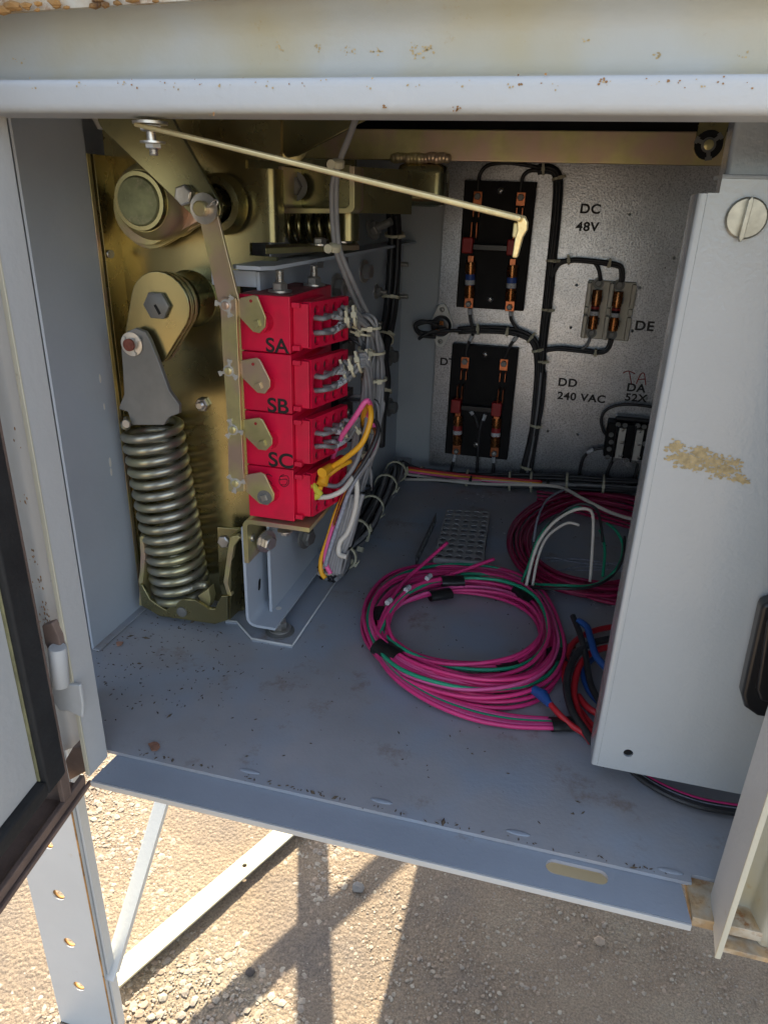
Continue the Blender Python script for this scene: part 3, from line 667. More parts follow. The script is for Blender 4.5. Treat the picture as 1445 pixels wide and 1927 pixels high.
# link bars
YK = .538
lk = thing('upper_link_bar', 'long pale gold link bar hanging from the washer joint', 'link bar', V(410, 480, YK))
slab(lk, 'bar', hullpx([(390, 400, 18), (431, 572, 20)], YK), (0, .003, 0), 'goldb', .0006)
lb = thing('lower_link_bar', 'narrow pale gold bar joining the four block levers', 'link bar', V(435, 750, YK))
slab(lb, 'bar', [p for p in pxs([(414, 560), (444, 560), (448, 660), (454, 800), (460, 925), (430, 925), (428, 800), (418, 660)], YK - .0035)], (0, .003, 0), 'goldb', .0006)
def starclip(parent, x, y, Y, rot=0., r=.0076, m='nutw'):
    p = V(x, y, Y); parts = [lathe([(r * .55, 0), (r * .62, .0004), (r * .62, .001), (r * .40, .0012)], 20)]
    for k in range(3):
        a = rot + k * 2 * PI / 3 + .5
        parts.append(xf(boxv(r * .45, r * 1.12, -r * .16, r * .16, .0002, .0011), Matrix.Rotation(a, 4, 'Z')))
        parts.append(xf(boxv(r * .95, r * 1.25, -r * .28, r * .28, .0002, .0013), Matrix.Rotation(a, 4, 'Z')))
    obj('push_clip', *xf(join(*parts), frame_to(p, ax)), m, parent, smooth=.5)
    obj('pin', *rings(p, ax, [(r * .42, 0), (r * .42, .0026), (r * .34, .003)], 18), 'goldb', parent, smooth=.5)
for i, (x, y) in enumerate(((426, 574), (431, 697), (439, 808), (444, 909))): starclip(lb, x, y, YK - .0037, .4 + i * .5)
# crank hub lower
ck = thing('spring_crank', 'stacked olive gold crank plates with slotted hex bolt above the spring', 'crank', V(300, 575, .57))
for k in range(4):
    Yk = .552 + k * .0052
    slab(ck, 'crank_plate', hullpx([(301 + k * 5.5, 574 - k * 1.0, 55 - k * 1.2), (277 + k * 5.5, 640 - k * .5, 42 - k * 1.2)], Yk), (0, .0040, 0), 'gold' if k % 2 == 0 else 'goldb', .0008)
ckc = V(330, 568, .578); cr = (V(330 + 46, 568, .578) - ckc).length
obj('sleeve', *rings(ckc + Vector((0, .027, 0)), ax, [(cr * 1.06, 0), (cr * 1.06, .002), (cr, .004), (cr, .026)], 40), 'gold', ck, smooth=.5)
cb_ = V(298, 574, .552)
obj('hex_bolt', *rings(cb_, ax, [(.0118, 0), (.0121, .0006), (.0121, .0038), (.0108, .0046)], 6), 'castg', ck, bev=.0003)
obj('bolt_slot', *xf(boxv(-.0075, .001, -.0012, .0012, 0, .0003), frame_to(cb_ + Vector((0, -.0046, 0)), ax) @ Matrix.Rotation(PI / 2 + .5, 4, 'Z')), 'hole', ck)
# spring hanger
hn = thing('spring_hanger', 'dark grey flared steel hanger pinned above the coil spring', 'hanger plate', V(270, 700, .545))
YH = .543
hpts = [(228, 660), (229, 640), (238, 624), (255, 617), (273, 624), (282, 640), (300, 685), (318, 735), (337, 762), (337, 778), (318, 785), (308, 800), (248, 800), (240, 775), (224, 770), (224, 765), (233, 742), (231, 700)]
slab(hn, 'plate', pxs(hpts, YH), (0, .005, 0), 'castg', .0009)
hp = V(249, 647, YH)
obj('washer', *rings(hp, ax, [(.0098, 0), (.0101, .0005), (.0101, .0014), (.006, .0016)], 28), 'steel', hn, smooth=.5)
starclip(hn, 249, 647, YH - .0018, .1, .0078)
M['rustpin'] = mat('rusty_pin', (.20, .06, .04), .8, var=.3, vscale=200)
obj('rusty_pin_end', *rings(hp + Vector((0, -.004, 0)), ax, [(.0052, 0), (.0052, .0022), (.0044, .0028)], 20), 'rustpin', hn, smooth=.5)
# coil spring
cs = thing('coil_spring', 'thick grey steel coil spring standing at lower left', 'coil spring', V(330, 1120, .572))
t0, t1 = V(284, 792, .573), V(343, 1118, .573); A = (t0 - t1); L = A.length; A.normalize()
Rs = .0258; rw = .0042; e1 = Vector((1, 0, 0)); e1 = (e1 - A * e1.dot(A)).normalized(); e2 = A.cross(e1)
turns = 16.2; P = []
N = int(turns * 26)
for i in range(N + 1):
    t = i / N; a = t * turns * 2 * PI + PI * .9
    rr = Rs * (1 if t < .97 else 1 - (t - .97) * 3)
    P.append(t1 + A * (L * t) + e1 * rr * math.cos(a) + e2 * rr * math.sin(a))
obj('coil', *tube(P, rw, 12), 'spring', cs, smooth=True)
# hooked top end crossing the hanger
wire(cs, [P[-1], P[-1] + A * .006 + e1 * .002, V(240, 797, .543), V(236, 797, .539)], rw * .85, 'spring', 'hooked_end', 5, 12)
obj('hook_tip', *rings(V(238, 797, .5385), ax, [(.0040, 0), (.0036, .0012)], 16), 'steel', cs, smooth=.5)
wire(cs, [P[0], P[0] + Vector((.004, -.004, .001)), V(388, 1100, .553)], rw * .85, 'spring', 'lower_end', 5, 12)
# spring foot bracket
sb = thing('spring_foot_bracket', 'gold U shaped foot bracket holding the bottom of the spring', 'bracket', V(340, 1160, .55))
YS = .545
slab(sb, 'front_plate', pxs([(262, 1100), (268, 1102), (282, 1128), (298, 1140), (312, 1148), (345, 1128), (368, 1130), (392, 1146), (404, 1146), (413, 1128), (416, 1122), (428, 1122), (428, 1168), (404, 1175), (300, 1160), (266, 1140)], YS), (0, .004, 0), 'gold', .0008)
obj('pivot_head', *rings(V(343, 1151, YS), ax, [(.0055, 0), (.0053, .0018), (.003, .0024)], 20), 'castg', sb, smooth=.5)
fold(sb, 'left_cheek', [V(264, 1140, YS + .0045), V(264, 1140, YS + .0045) + Vector((-.001, .05, 0))], V(268, 1010, YS + .0045) - V(264, 1140, YS + .0045), .003, 'goldb')
fold(sb, 'right_cheek', [V(430, 1166, YS + .0045), V(430, 1166, YS + .0045) + Vector((.004, .054, 0))], V(434, 1010, YS + .0045) - V(430, 1166, YS + .0045), .003, 'gold')
slab(sb, 'right_strap', pxs([(428, 1122), (436, 1122), (428, 1098), (440, 1028), (452, 1012), (446, 1008), (434, 1010), (430, 1024), (420, 1095)], .549), (0, .006, 0), 'goldb', .0008)
slab(sb, 'left_strap', pxs([(262, 1102), (268, 1100), (273, 1045), (268, 1010), (262, 1010), (265, 1060), (260, 1095)], .549), (0, .006, 0), 'goldb', .0008)
slab(sb, 'back_plate', pxs([(408, 992), (460, 996), (458, 1150), (425, 1150), (412, 1100)], .585), (0, .004, 0), 'gold', .0008)
slab(sb, 'wedge_block', pxs([(372, 1122), (392, 1108), (396, 1128), (392, 1146), (384, 1144)], .552), (0, .012, 0), 'goldb', .0008)
hexbolt(sb, V(424, 1017, .565), (0, -1, 0), .0065, 'bolt', washer=False, rot=.2)

# =================================================================== red switch blocks with letters
BX0, BX1 = -.263, -.219
tops = [.3315, .2852, .2342, .1842, .1335]
names = ['SA', 'SB', 'SC', None]
YB0 = .55
blk_lab = ['top red switch block lettered SA with two nuts on it', 'second red switch block lettered SB', 'third red switch block lettered SC with curved grey wires', 'bottom red switch block with faded handwriting and yellow wires']
lev_px = [
    [(452, 560), (477, 555), (484, 557), (500, 597), (499, 615), (488, 627), (476, 624), (448, 594), (444, 574)],
    [(453, 678), (482, 673), (489, 677), (508, 715), (508, 728), (498, 741), (484, 739), (455, 710), (449, 694)],
    [(458, 790), (487, 786), (494, 790), (512, 825), (512, 836), (500, 848), (486, 846), (462, 822), (452, 806)],
    [(462, 894), (490, 889), (498, 893), (516, 930), (515, 941), (503, 951), (488, 948), (464, 926), (455, 912)]]
shaft_px = [(484, 609), (487, 726), (495, 834), (498, 936)]
dot_px = [(472, 566), (476, 685), (481, 797), None]
for i in range(4):
    z1_, z0_ = tops[i] - .0006, tops[i + 1] + .0004; zc = (z0_ + z1_) / 2
    b = thing('switch_block', blk_lab[i], 'switch block', (BX0, YB0, z0_), 'red auxiliary switch blocks in a stack')
    box(b, 'housing', BX0, BX1, YB0, .655, z0_, z1_, 'red', .0007)
    if i == 0: plate(b, 'dusty_top', [(BX0 + .001, YB0 + .001, z1_ + .0002), (BX1 - .001, YB0 + .001, z1_ + .0002), (BX1 - .001, .654, z1_ + .0002), (BX0 + .001, .654, z1_ + .0002)], [], 'redd', .0003, n=(0, 0, 1), off=1)
    # terminal strip along the side, with round sockets
    X1 = -.2045; ya, yb_ = YB0 + .009, .616; SPL = .25; TX = lambda y_: X1 + SPL * (y_ - ya); za, zb2 = z0_ + .0035, z1_ - .0045
    hs_ = []; pitch = .0136; tu = Vector((SPL, 1, 0)).normalized()
    for kx in range(4):
        yy = ya + .0085 + kx * pitch
        hs_.append(circ((TX(yy), yy, zb2 - .0072), tu, uz, .0040, 14, .0044)); hs_.append(circ((TX(yy), yy, za + .0062), tu, uz, .0040, 14, .0042))
        hs_.append(circ((TX(yy), yy, (za + zb2) / 2 - .0005), tu, uz, .0060, 20, .0088))
    plate(b, 'terminal_face', [(X1, ya, za), (TX(yb_), yb_, za), (TX(yb_), yb_, zb2), (X1, ya, zb2)], hs_, 'red', .007, n=(1, -.25, 0))
    box(b, 'terminal_base', BX1 + .0002, X1 - .0074, ya + .0003, yb_ - .0002, za + .0003, zb2 - .0003, 'red', .0004)
    box(b, 'terminal_end', BX1 + .0002, X1 - .001, ya - .0035, ya - .0001, za + .0008, zb2 - .0008, 'red', .0007)
    for kx in range(4):
        yy = ya + .0085 + kx * pitch
        obj('socket_shade', *join(*[rings(Vector((TX(yy) - .0064, yy, z_)), (1, -.25, 0), [(.0041, 0), (.0041, .0038), (.001, .0040)], 12) for z_ in (zb2 - .0072, za + .0062)]), 'sock', b, smooth=.5)  # dark discs paint the shade inside the sockets
        if kx < 3: box(b, 'divider_rib', TX(yy) - .001, TX(yy) + .0012, yy + pitch / 2 - .0008, yy + pitch / 2 + .0008, zb2 - .015, zb2 - .0012, 'red', .0005)
    for z_ in (za - .001, zb2 - .004):
        box(b, 'tab', BX1 + .0006, BX1 + .0075, YB0 + .001, YB0 + .0085, z_, z_ + .0042, 'red', .0005)
    if names[i]: text(b, names[i], (500, 503, 505)[i], (661, 774, 876)[i], 27, YB0 - .00025, 'black', bold=.022)
    else:
        for pts in ([(512, 897), (505, 892), (499, 897), (506, 904), (511, 910), (505, 916), (498, 913)], [(527, 897), (541, 896), (543, 910), (534, 916), (526, 909), (527, 897), (534, 893)], [(525, 903), (540, 902), (538, 912), (529, 912)]):
            wire(b, [V(x, y, YB0 - .0001) for x, y in pts], .00032, 'hole', 'pen_stroke', 4, 5)
    # the little crank
    lv = [Vector((p.x, YK - .0002, p.z)) for p in pxs(lev_px[i], YK)]
    lvo = slab(b, 'crank_lever', lv, (0, .0022, 0), 'goldb' if i != 3 else 'goldb', .0006)
    sp = V(*shaft_px[i], YK)
    obj('shaft_boss', *rings(Vector((sp.x + .001, YB0 - .0002, sp.z)), ax, [(.0082, 0), (.0078, .004), (.0070, YB0 - YK - .0022)], 24), 'red', b, smooth=.5)
    if i == 3: obj('washer', *rings(sp, ax, [(.0068, 0), (.0068, .0006)], 20), 'castg', b)
    obj('square_shaft', *xf(boxv(-.0026, .0026, -.0026, .0026, 0, .0026), frame_to(sp, ax) @ Matrix.Rotation(.35, 4, 'Z')), 'goldb' if i < 3 else 'steel', b, bev=.0003)
    if dot_px[i]: obj('rivet_hole', *rings(V(*dot_px[i], YK - .0004), ax, [(.0013, 0), (.0013, .0003)], 10), 'redb', b)
    if i == 0:
        for (x, y, Y) in ((527, 545, .572), (591, 527, .635)):
            p = V(x, y, Y); hexbolt(b, (p.x, p.y, z1_ + .0008), (0, 0, 1), .0066, 'nut', washer=True, thread=.010, h=.75)

# =================================================================== brackets under / around the blocks
gs = thing('block_shelf_angle', 'gold angle bracket carrying the red blocks', 'bracket', (-.24, .55, .12))
fold(gs, 'angle', [(-.2665, .546, .086), (-.2665, .546, .1295), (-.2030, .546, .1295)], (0, .125, 0), .0045, 'goldb', r=.007)
pbz = VX(502, 1018, -.262)
hexbolt(gs, V(500, 1018, .568), (1, -.55, 0), .0075, 'bolt', washer=True, h=.8, rot=.3)
hexbolt(gs, V(537, 997, .56), (0, 0, -1), .0050, 'bolt', washer=True)
obj('bolt', *rings(V(478, 1012, .556), (-1, -.2, 0), [(.0040 - .0005 * (i % 2), .0009 * i) for i in range(14)], 16), 'steel', gs, smooth=.5)
gb = thing('lower_angle', 'pale blue-grey painted angle with slots below the gold shelf', 'bracket', (-.25, .57, .03))
XG = -.2695
def GA(x, y): return VX(x, y, XG + .001)
fold(gb, 'angle', [(XG, .5475, .122), (XG, .5475, .0165), (-.2405, .5475, .0165)], (0, .17, 0), .003, 'bluep', r=.010)
for (x, y) in ((524, 1058), (488, 1100)):
    p = VX(x, y, XG + .0018); obj('slot_hole', *prism(slot(p, (0, .2, 1), (0, 1, 0), .0035, .0024), (.0003, 0, 0)), 'hole', gb)
for (x, y) in ((514, 1087),): p = VX(x, y, XG + .0018); obj('small_hole', *prism(circ(p, (0, 1, 0), uz, .0008, 8), (.0003, 0, 0)), 'hole', gb)
p = VZ(524, 1145, .0182); obj('paint_spot', *prism(circ(p, ux, (0, 1, 0), .0032, 12), (0, 0, .0003)), 'bluel' if 0 else 'white', gb)
hexbolt(gb, V(574, 1010, .63), (1, -.3, 0), .0085, 'bolt', washer=True, m='castg')
bpz = thing('base_plate', 'flat blue-grey foot plate with cranked front edge bolted to floor', 'base plate', (-.25, .6, 0))
fp = [VZ(x, y, .003) for x, y in ((424, 1168), (446, 1170), (474, 1202), (548, 1215))]
fp[3].x = -.222
far_y = .98
plate(bpz, 'plate', fp + [Vector((-.222, far_y, .003)), Vector((fp[0].x, far_y, .003))], [], 'floorp', .003, off=-1, n=(0, 0, 1))
obj('edge_trim', *tube([fp[0], fp[1], fp[2], fp[3]], .0013, 6), 'frame', bpz, smooth=True)
obj('edge_trim', *tube([fp[3], Vector((-.222, .80, .003))], .0009, 6), 'frame', bpz, smooth=True)
p = VZ(527, 1188, .003); obj('washer', *rings(p, (0, 0, 1), [(.0145, 0), (.0145, .0012), (.011, .002), (.010, .0032)], 28), 'castg', bpz, smooth=.5)
hexbolt(bpz, p + Vector((0, 0, .003)), (0, 0, 1), .0075, 'bolt', washer=True, h=.9)
# upper grey shelf over the blocks
us = thing('upper_shelf', 'narrow grey painted shelf strip above the red blocks', 'shelf', (-.25, .6, .35))
plate(us, 'strip', [(-.268, .552, .350), (-.262, .546, .350), (-.2415, .546, .350), (-.2345, .556, .350), (-.2345, 1.099, .350), (-.268, 1.099, .350)], [], 'bluep', .003, off=-1, n=(0, 0, -1))
slab(us, 'zinc_bar', [VZ(x, y, .3575) for x, y in ((500, 478), (676, 470), (672, 464), (500, 470))], (0, 0, .005), 'goldb', .0005)
for (x, y) in ((602, 461), (646, 456)): 
    p = VZ(x, y, .364); hexbolt(us, p, (0, 0, 1), .0062, 'bolt', washer=True, h=.7)
for (x, y) in ((603, 492), (650, 484)): 
    p = VZ(x, y, .346); obj('bolt_end', *rings(p, (0, 0, -1), [(.0034 - .0005 * (i % 2), .0009 * i) for i in range(7)], 14), 'steel', us, smooth=.5)
# hardware on the rear left wall
for (x, y, r, th) in ((632, 540, .0098, 0), (684, 510, .0092, 0), (708, 548, .0062, .008), (702, 607, .006, .006)):
    hexbolt(cab, VX(x, y, -.2535), (1, -.15, 0), r, 'wall_bolt', True, th, .8, 'steel', nut=th > 0)
for (x, y, r, th) in ((744, 496, .0062, .012), (744, 556, .0062, .012)):
    hexbolt(cab, VX(x, y, -.2535), (1, -.1, 0), r, 'wall_bolt', True, th, .8, 'steel', nut=True)
for (x, y) in ((733, 670), (732, 766)):
    hexbolt(cab, VX(x, y, -.2535), (1, -.1, 0), .0095, 'wall_bolt', True, 0, .9, 'castg')
slab(cab, 'corner_ledge', [VZ(x, y, .012) for x, y in ((690, 905), (735, 858), (775, 860), (770, 885), (700, 925))], (0, 0, .002), 'floorp', .0005)

# =================================================================== upper mechanism: channel, rail, cylinder, top spring
rail = thing('top_rail', 'horizontal olive gold flat rail across the top of the opening', 'rail', (-.1, .80, .45))
YR = .80
ra = [V(x, y, YR) for x, y in ((668, 246), (1372, 243), (1400, 308), (640, 304))]
zt2 = V(1000, 244, YR).z; zb2 = V(1000, 305, YR).z; x0 = V(560, 270, YR).x; x1 = V(1400, 270, YR).x
box(rail, 'bar', x0, x1, YR, YR + .008, zb2, zt2, 'goldb', .001)
slab(rail, 'end_link', hullpx([(1333, 272, 27), (1352, 200, 30)], YR - .006), (0, .005, 0), 'gold', .0008)
obj('washer', *rings(V(1333, 272, YR - .0065), ax, [(.0125, 0), (.0125, .001)], 24), 'hole', rail)
starclip(rail, 1333, 272, YR - .0085, .2, .0105, 'castg')
slab(rail, 'left_gusset', pxs([(527, 224), (690, 224), (560, 292), (540, 296), (527, 280)], .70), (0, .004, 0), 'gold', .0008)
wb = []
for i in range(16):
    c = V(742 + i * 6.6, 297 + random.uniform(-1, 1), YR - .003)
    bm = bmesh.new(); bmesh.ops.create_icosphere(bm, subdivisions=2, radius=.0052 * random.uniform(.85, 1.1)); wb.append(([c + v.co for v in bm.verts], [tuple(v.index for v in f.verts) for f in bm.faces])); bm.free()
obj('weld_bead', *join(*wb), 'goldb', rail, smooth=True)
tb = thing('cross_tube', 'vertical gold tube piece welded under the rail', 'tube', V(788, 345, .79))
ta = V(742, 345, .79).x; tb_ = V(836, 345, .79).x; zc1, zc0 = V(790, 304, .79).z, V(790, 388, .79).z; tr = (tb_ - ta) / 2
box(tb, 'body', ta, tb_, .79, .83, zc0, zc1, 'gold', .010)
pc = V(736, 360, .775); prd = V(736, 388, .775).z - pc.z
obj('collar', *rings(pc + Vector((-.004, 0, 0)), (1, -.12, 0), [(abs(prd) * 1.05, 0), (abs(prd) * 1.1, .002), (abs(prd) * 1.1, .005), (abs(prd), .007), (abs(prd), .010)], 28), 'goldb', tb, smooth=.5)
hexbolt(tb, V(746, 366, .765), (1, -.7, 0), .0066, 'bolt', washer=False)
wp = thing('white_spacer', 'white plastic spacer block behind the slanting rod', 'spacer', V(720, 355, .76))
slab(wp, 'block', pxs([(708, 320), (722, 320), (722, 390), (756, 390), (756, 398), (712, 398), (707, 395)], .765), (0, .02, 0), 'white', .001)
uc_ = thing('channel_link', 'open gold U channel seen end on, holding a bolt', 'channel', V(595, 355, .66))
def rr_loop(x0, y0, x1, y1, r, Y):
    a = [(x0, y0), (x0, y1 - r)] + [(x0 + r - r * math.cos(t), y1 - r + r * math.sin(t)) for t in [PI / 8 * k for k in range(1, 4)]] + [(x0 + r, y1), (x1 - r, y1)] + [(x1 - r + r * math.sin(t), y1 - r + r * math.cos(t)) for t in [PI / 8 * k for k in range(1, 4)]] + [(x1, y1 - r), (x1, y0)]
    return pxs(a, Y)
YU = .655
o1 = rr_loop(523, 312, 667, 401, 13, YU); i1 = rr_loop(531, 312, 657, 391, 9, YU)
vs, fs = prism(o1 + i1[::-1], (0, .055, 0))
slab(uc_, 'channel', o1 + i1[::-1], (0, .055, 0), 'goldb', .0005)
fold(uc_, 'back_web', [V(531, 391, YU + .05), V(657, 391, YU + .05)], V(531, 312, YU + .05) - V(531, 391, YU + .05), .003, 'gold')
hexbolt(uc_, V(553, 350, YU + .038), (.15, -1, 0), .0088, 'bolt', washer=True, m='castg')
fold(uc_, 'side_web', [V(660, 400, YU + .02), V(660, 400, YU + .02) + Vector((.045, .05, 0))], V(660, 312, YU + .02) - V(660, 400, YU + .02), .003, 'gold')
ts = thing('upper_spring', 'gold spring coils half hidden beneath the U channel', 'coil spring', V(600, 420, .74))
sp0, sp1 = V(545, 424, .75), V(660, 424, .75); P = []; dx = sp1 - sp0
for i in range(6 * 24 + 1): 
    t = i / (6 * 24); a = t * 6 * 2 * PI; P.append(sp0 + dx * t + Vector((0, math.cos(a), math.sin(a))) * .019)
obj('coil', *tube(P, .0040, 10), 'gold', ts, smooth=True)
obj('spring_rod', *cyl(sp0 + Vector((-.03, 0, 0)), sp1 + Vector((.004, 0, 0)), .009, 20), 'gold', ts, smooth=.5)
gt = thing('gold_tube', 'short upright gold tube beside the upper spring', 'tube', V(652, 425, .72))
obj('tube', *cyl(V(655, 452, .72), V(655, 395, .72), .011, 24), 'gold', gt, smooth=.5)
# back of the mechanism; a near-black sheet stands in for the shade there
dk = thing('mechanism_casing', 'mechanism casing above the shelf with a black sheet standing in for shade', 'casing', (-.3, .9, .4))
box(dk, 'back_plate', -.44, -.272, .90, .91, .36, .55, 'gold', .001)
box(dk, 'dark_sheet', -.40, .2, .90, .905, .455, .55, 'board', .001)
obj('roller', *rings(V(545, 272, .72), (.6, -1, 0), [(.015, 0), (.016, .002), (.016, .010), (.010, .011)], 28), 'gold', dk, smooth=.5)
hexbolt(dk, V(700, 432, .86), (1, -.4, .4), .008, 'bolt', True, .02, .8, 'castg', nut=True)

# =================================================================== galvanised equipment panel on the back wall
YG = 1.086
gp = thing('equipment_panel', 'speckled galvanised mounting panel with black lettering at back', 'mounting panel', (0, YG, .2))
holes_px = ((1185, 403), (1268, 485), (1085, 536), (1074, 616), (1204, 541), (1190, 622), (1031, 811), (1087, 817), (1217, 749), (822, 528))
gx0 = V(840, 320, YG).x; gz0, gz1 = .012, .49
pan = plate(gp, 'panel', [(gx0, YG, gz0), (.34, YG, gz0), (.34, YG, gz1), (gx0, YG, gz1)], [circ(V(x, y, YG), ux, uz, .0022, 10) for x, y in holes_px], 'galv', .0018)
box(gp, 'mount_rail', gx0 + .01, .33, YG + .003, 1.101, .05, .07, 'paint'); box(gp, 'mount_rail', gx0 + .01, .33, YG + .003, 1.101, .42, .44, 'paint')
YT = YG - .0004
for s, x, y, c in (('DC', 1090, 400, 18), ('48V', 1083, 433, 17), ('DE', 1193, 620, 18), ('DT', 827, 686, 14), ('DD', 1049, 725, 15), ('240 VAC', 1048, 750, 14), ('DA', 1178, 735, 15), ('52X', 1175, 753, 14)):
    text(gp, s, x, y, c, YT, 'black', bold=.032, spacing=1.1)
for pts in ([(1172, 702), (1182, 698), (1195, 703)], [(1184, 700), (1188, 722)], [(1197, 722), (1205, 705), (1212, 703), (1215, 724)], [(1200, 714), (1213, 713)]):
    wire(gp, [V(x, y, YT) for x, y in pts], .0007, 'ink', 'crayon_stroke', 4, 5)

def fuse(parent, x0, y0, x1, y1, Y, r, lab='bluel', name='fuse'):
    """cartridge fuse from top place to bottom place"""
    a, b = V(x0, y0, Y), V(x1, y1, Y); L = (b - a).length; d = b - a
    f = obj(name, *rings(a, d, [(r, 0), (r * 1.02, .001), (r * 1.02, L * .30), (r * .9, L * .31), (r * .9, L * .68), (r * 1.02, L * .69), (r * 1.02, L - .001), (r, L)], 20), 'brass', parent, smooth=.5)
    n_ = 14; u = d.normalized()
    obj('fuse_label', *rings(a + u * L * .34, d, [(r * .935, 0), (r * .935, L * .30)], 20), lab, f, smooth=.5)
    obj('fuse_print', *rings(a + u * L * .50, d, [(r * .95, 0), (r * .95, L * .13)], 20), 'paper', f, smooth=.5)
    return f
def knife_board(label, c4, terms, blades, fuses, screws, handles, barpx, lab):
    """black board with two blades, hinge jaws and two fuses"""
    p = [V(x, y, YG) for x, y in c4]; xs0 = (p[0].x + p[3].x) / 2; xs1 = (p[1].x + p[2].x) / 2; zt_ = (p[0].z + p[1].z) / 2; zb_ = (p[2].z + p[3].z) / 2
    t = thing('fused_switch', label, 'knife switch', (xs0, YG, zb_), 'black fused knife switches on the back panel')
    YF_ = YG - .014
    box(t, 'board', xs0, xs1, YF_, YG - .0005, zb_, zt_, 'board', .0008)
    for x, y in screws: screw(t, V(x, y, YF_), ax, .0042)
    for x, y in terms:
        q = V(x, y, YF_)
        box(t, 'terminal', q.x - .006, q.x + .006, YF_ - .0022, YF_ - .0001, q.z - .0085, q.z + .0085, 'copper', .0005)
        hexbolt(t, q + Vector((0, -.0022, .002)), ax, .0048, 'terminal_nut', False, 0, .8, 'castg')
        for s in (-.0038, .0038):
            slab(t, 'jaw', [Vector((q.x + s, YF_ - .0001, q.z - .009)), Vector((q.x + s, YF_ - .011, q.z - .011)), Vector((q.x + s, YF_ - .011, q.z - .024)), Vector((q.x + s, YF_ - .0001, q.z - .024))], (.0013, 0, 0), 'copper', .0002)
    for x, y in blades:
        q = V(x, y, YF_ - .006)
        for s in (-.0036, .0034):
            slab(t, 'hinge_jaw', [Vector((q.x + s, YF_ - .0001, q.z - .012)), Vector((q.x + s, YF_ - .018, q.z - .008)), Vector((q.x + s, YF_ - .020, q.z + .012)), Vector((q.x + s, YF_ - .0001, q.z + .012))], (.0013, 0, 0), 'copper', .0002)
    for x, y in handles:
        q = V(x, y, YF_ - .012)
        box(t, 'insulator', q.x - .0075, q.x + .0075, YF_ - .022, YF_ - .004, q.z - .011, q.z + .010, 'redb', .002)
    a, b = V(*barpx[0], YF_ - .010), V(*barpx[1], YF_ - .010)
    box(t, 'crossbar', a.x, b.x, YF_ - .014, YF_ - .008, a.z - .004, a.z + .004, 'plastic', .001)
    for (xa, ya, xb, yb2) in fuses:
        fuse(t, xa, ya, xb, yb2, YF_ - .010, .0074, lab)
        q = V(xb, yb2 + 8, YF_)
        box(t, 'lower_terminal', q.x - .0065, q.x + .0065, YF_ - .006, YF_ - .0001, q.z - .008, q.z + .009, 'copper', .0006)
        hexbolt(t, q + Vector((0, -.006, -.002)), ax, .0045, 'terminal_nut', False, 0, .8, 'castg'); screw(t, q + Vector((0, -.0105, -.002)), ax, .002, 'white')
        q = V(xa, ya - 6, YF_ - .010)
        box(t, 'fuse_clip', q.x - .0042, q.x + .0042, YF_ - .013, YF_ - .0001, q.z - .006, q.z + .004, 'copper', .0006)
    return t
ub_ = knife_board('upper black switch board with blue labelled fuses, rod hook in front', ((878, 340), (1012, 342), (985, 583), (860, 575)),
    [(899, 372), (980, 374)], [(893, 435), (972, 440)], [(886, 492, 883, 560), (965, 498, 960, 566)], [(942, 358), (922, 563)], [(881, 460), (965, 464)], ((890, 464), (962, 466)), 'bluel')
lb_ = knife_board('lower black switch board with red handles and white labelled fuses', ((855, 645), (980, 652), (953, 858), (838, 850)),
    [(875, 682), (948, 686)], [(866, 738), (942, 745)], [(862, 782, 860, 836), (935, 786, 931, 840)], [(913, 667), (896, 837)], [(859, 762), (935, 768)], ((868, 766), (928, 770)), 'redl')
# porcelain fuse holder
ph = thing('porcelain_fuse_holder', 'cream porcelain double fuse holder beside the letters DE', 'fuse holder', V(1145, 585, YG))
YQ = YG - .016
cor = [V(x, y, YG) for x, y in ((1108, 526), (1196, 530), (1182, 640), (1090, 635))]
hx0 = (cor[0].x + cor[3].x) / 2; hx1 = (cor[1].x + cor[2].x) / 2; hz1 = (cor[0].z + cor[1].z) / 2; hz0 = (cor[2].z + cor[3].z) / 2
box(ph, 'base', hx0, hx1, YG - .006, YG - .0005, hz0, hz1, 'porc', .002)
xm = (hx0 + hx1) / 2
for xx, ww in ((hx0 + .003, .003), (xm, .003), (hx1 - .003, .003)):
    for (za_, zb_) in ((hz1 - .034, hz1 - .002), (hz0 + .002, hz0 + .034)): box(ph, 'barrier', xx - ww, xx + ww, YG - .022, YG - .0062, za_, zb_, 'porc', .0018)
    box(ph, 'low_barrier', xx - ww, xx + ww, YG - .013, YG - .0062, hz0 + .036, hz1 - .036, 'porc', .0012)
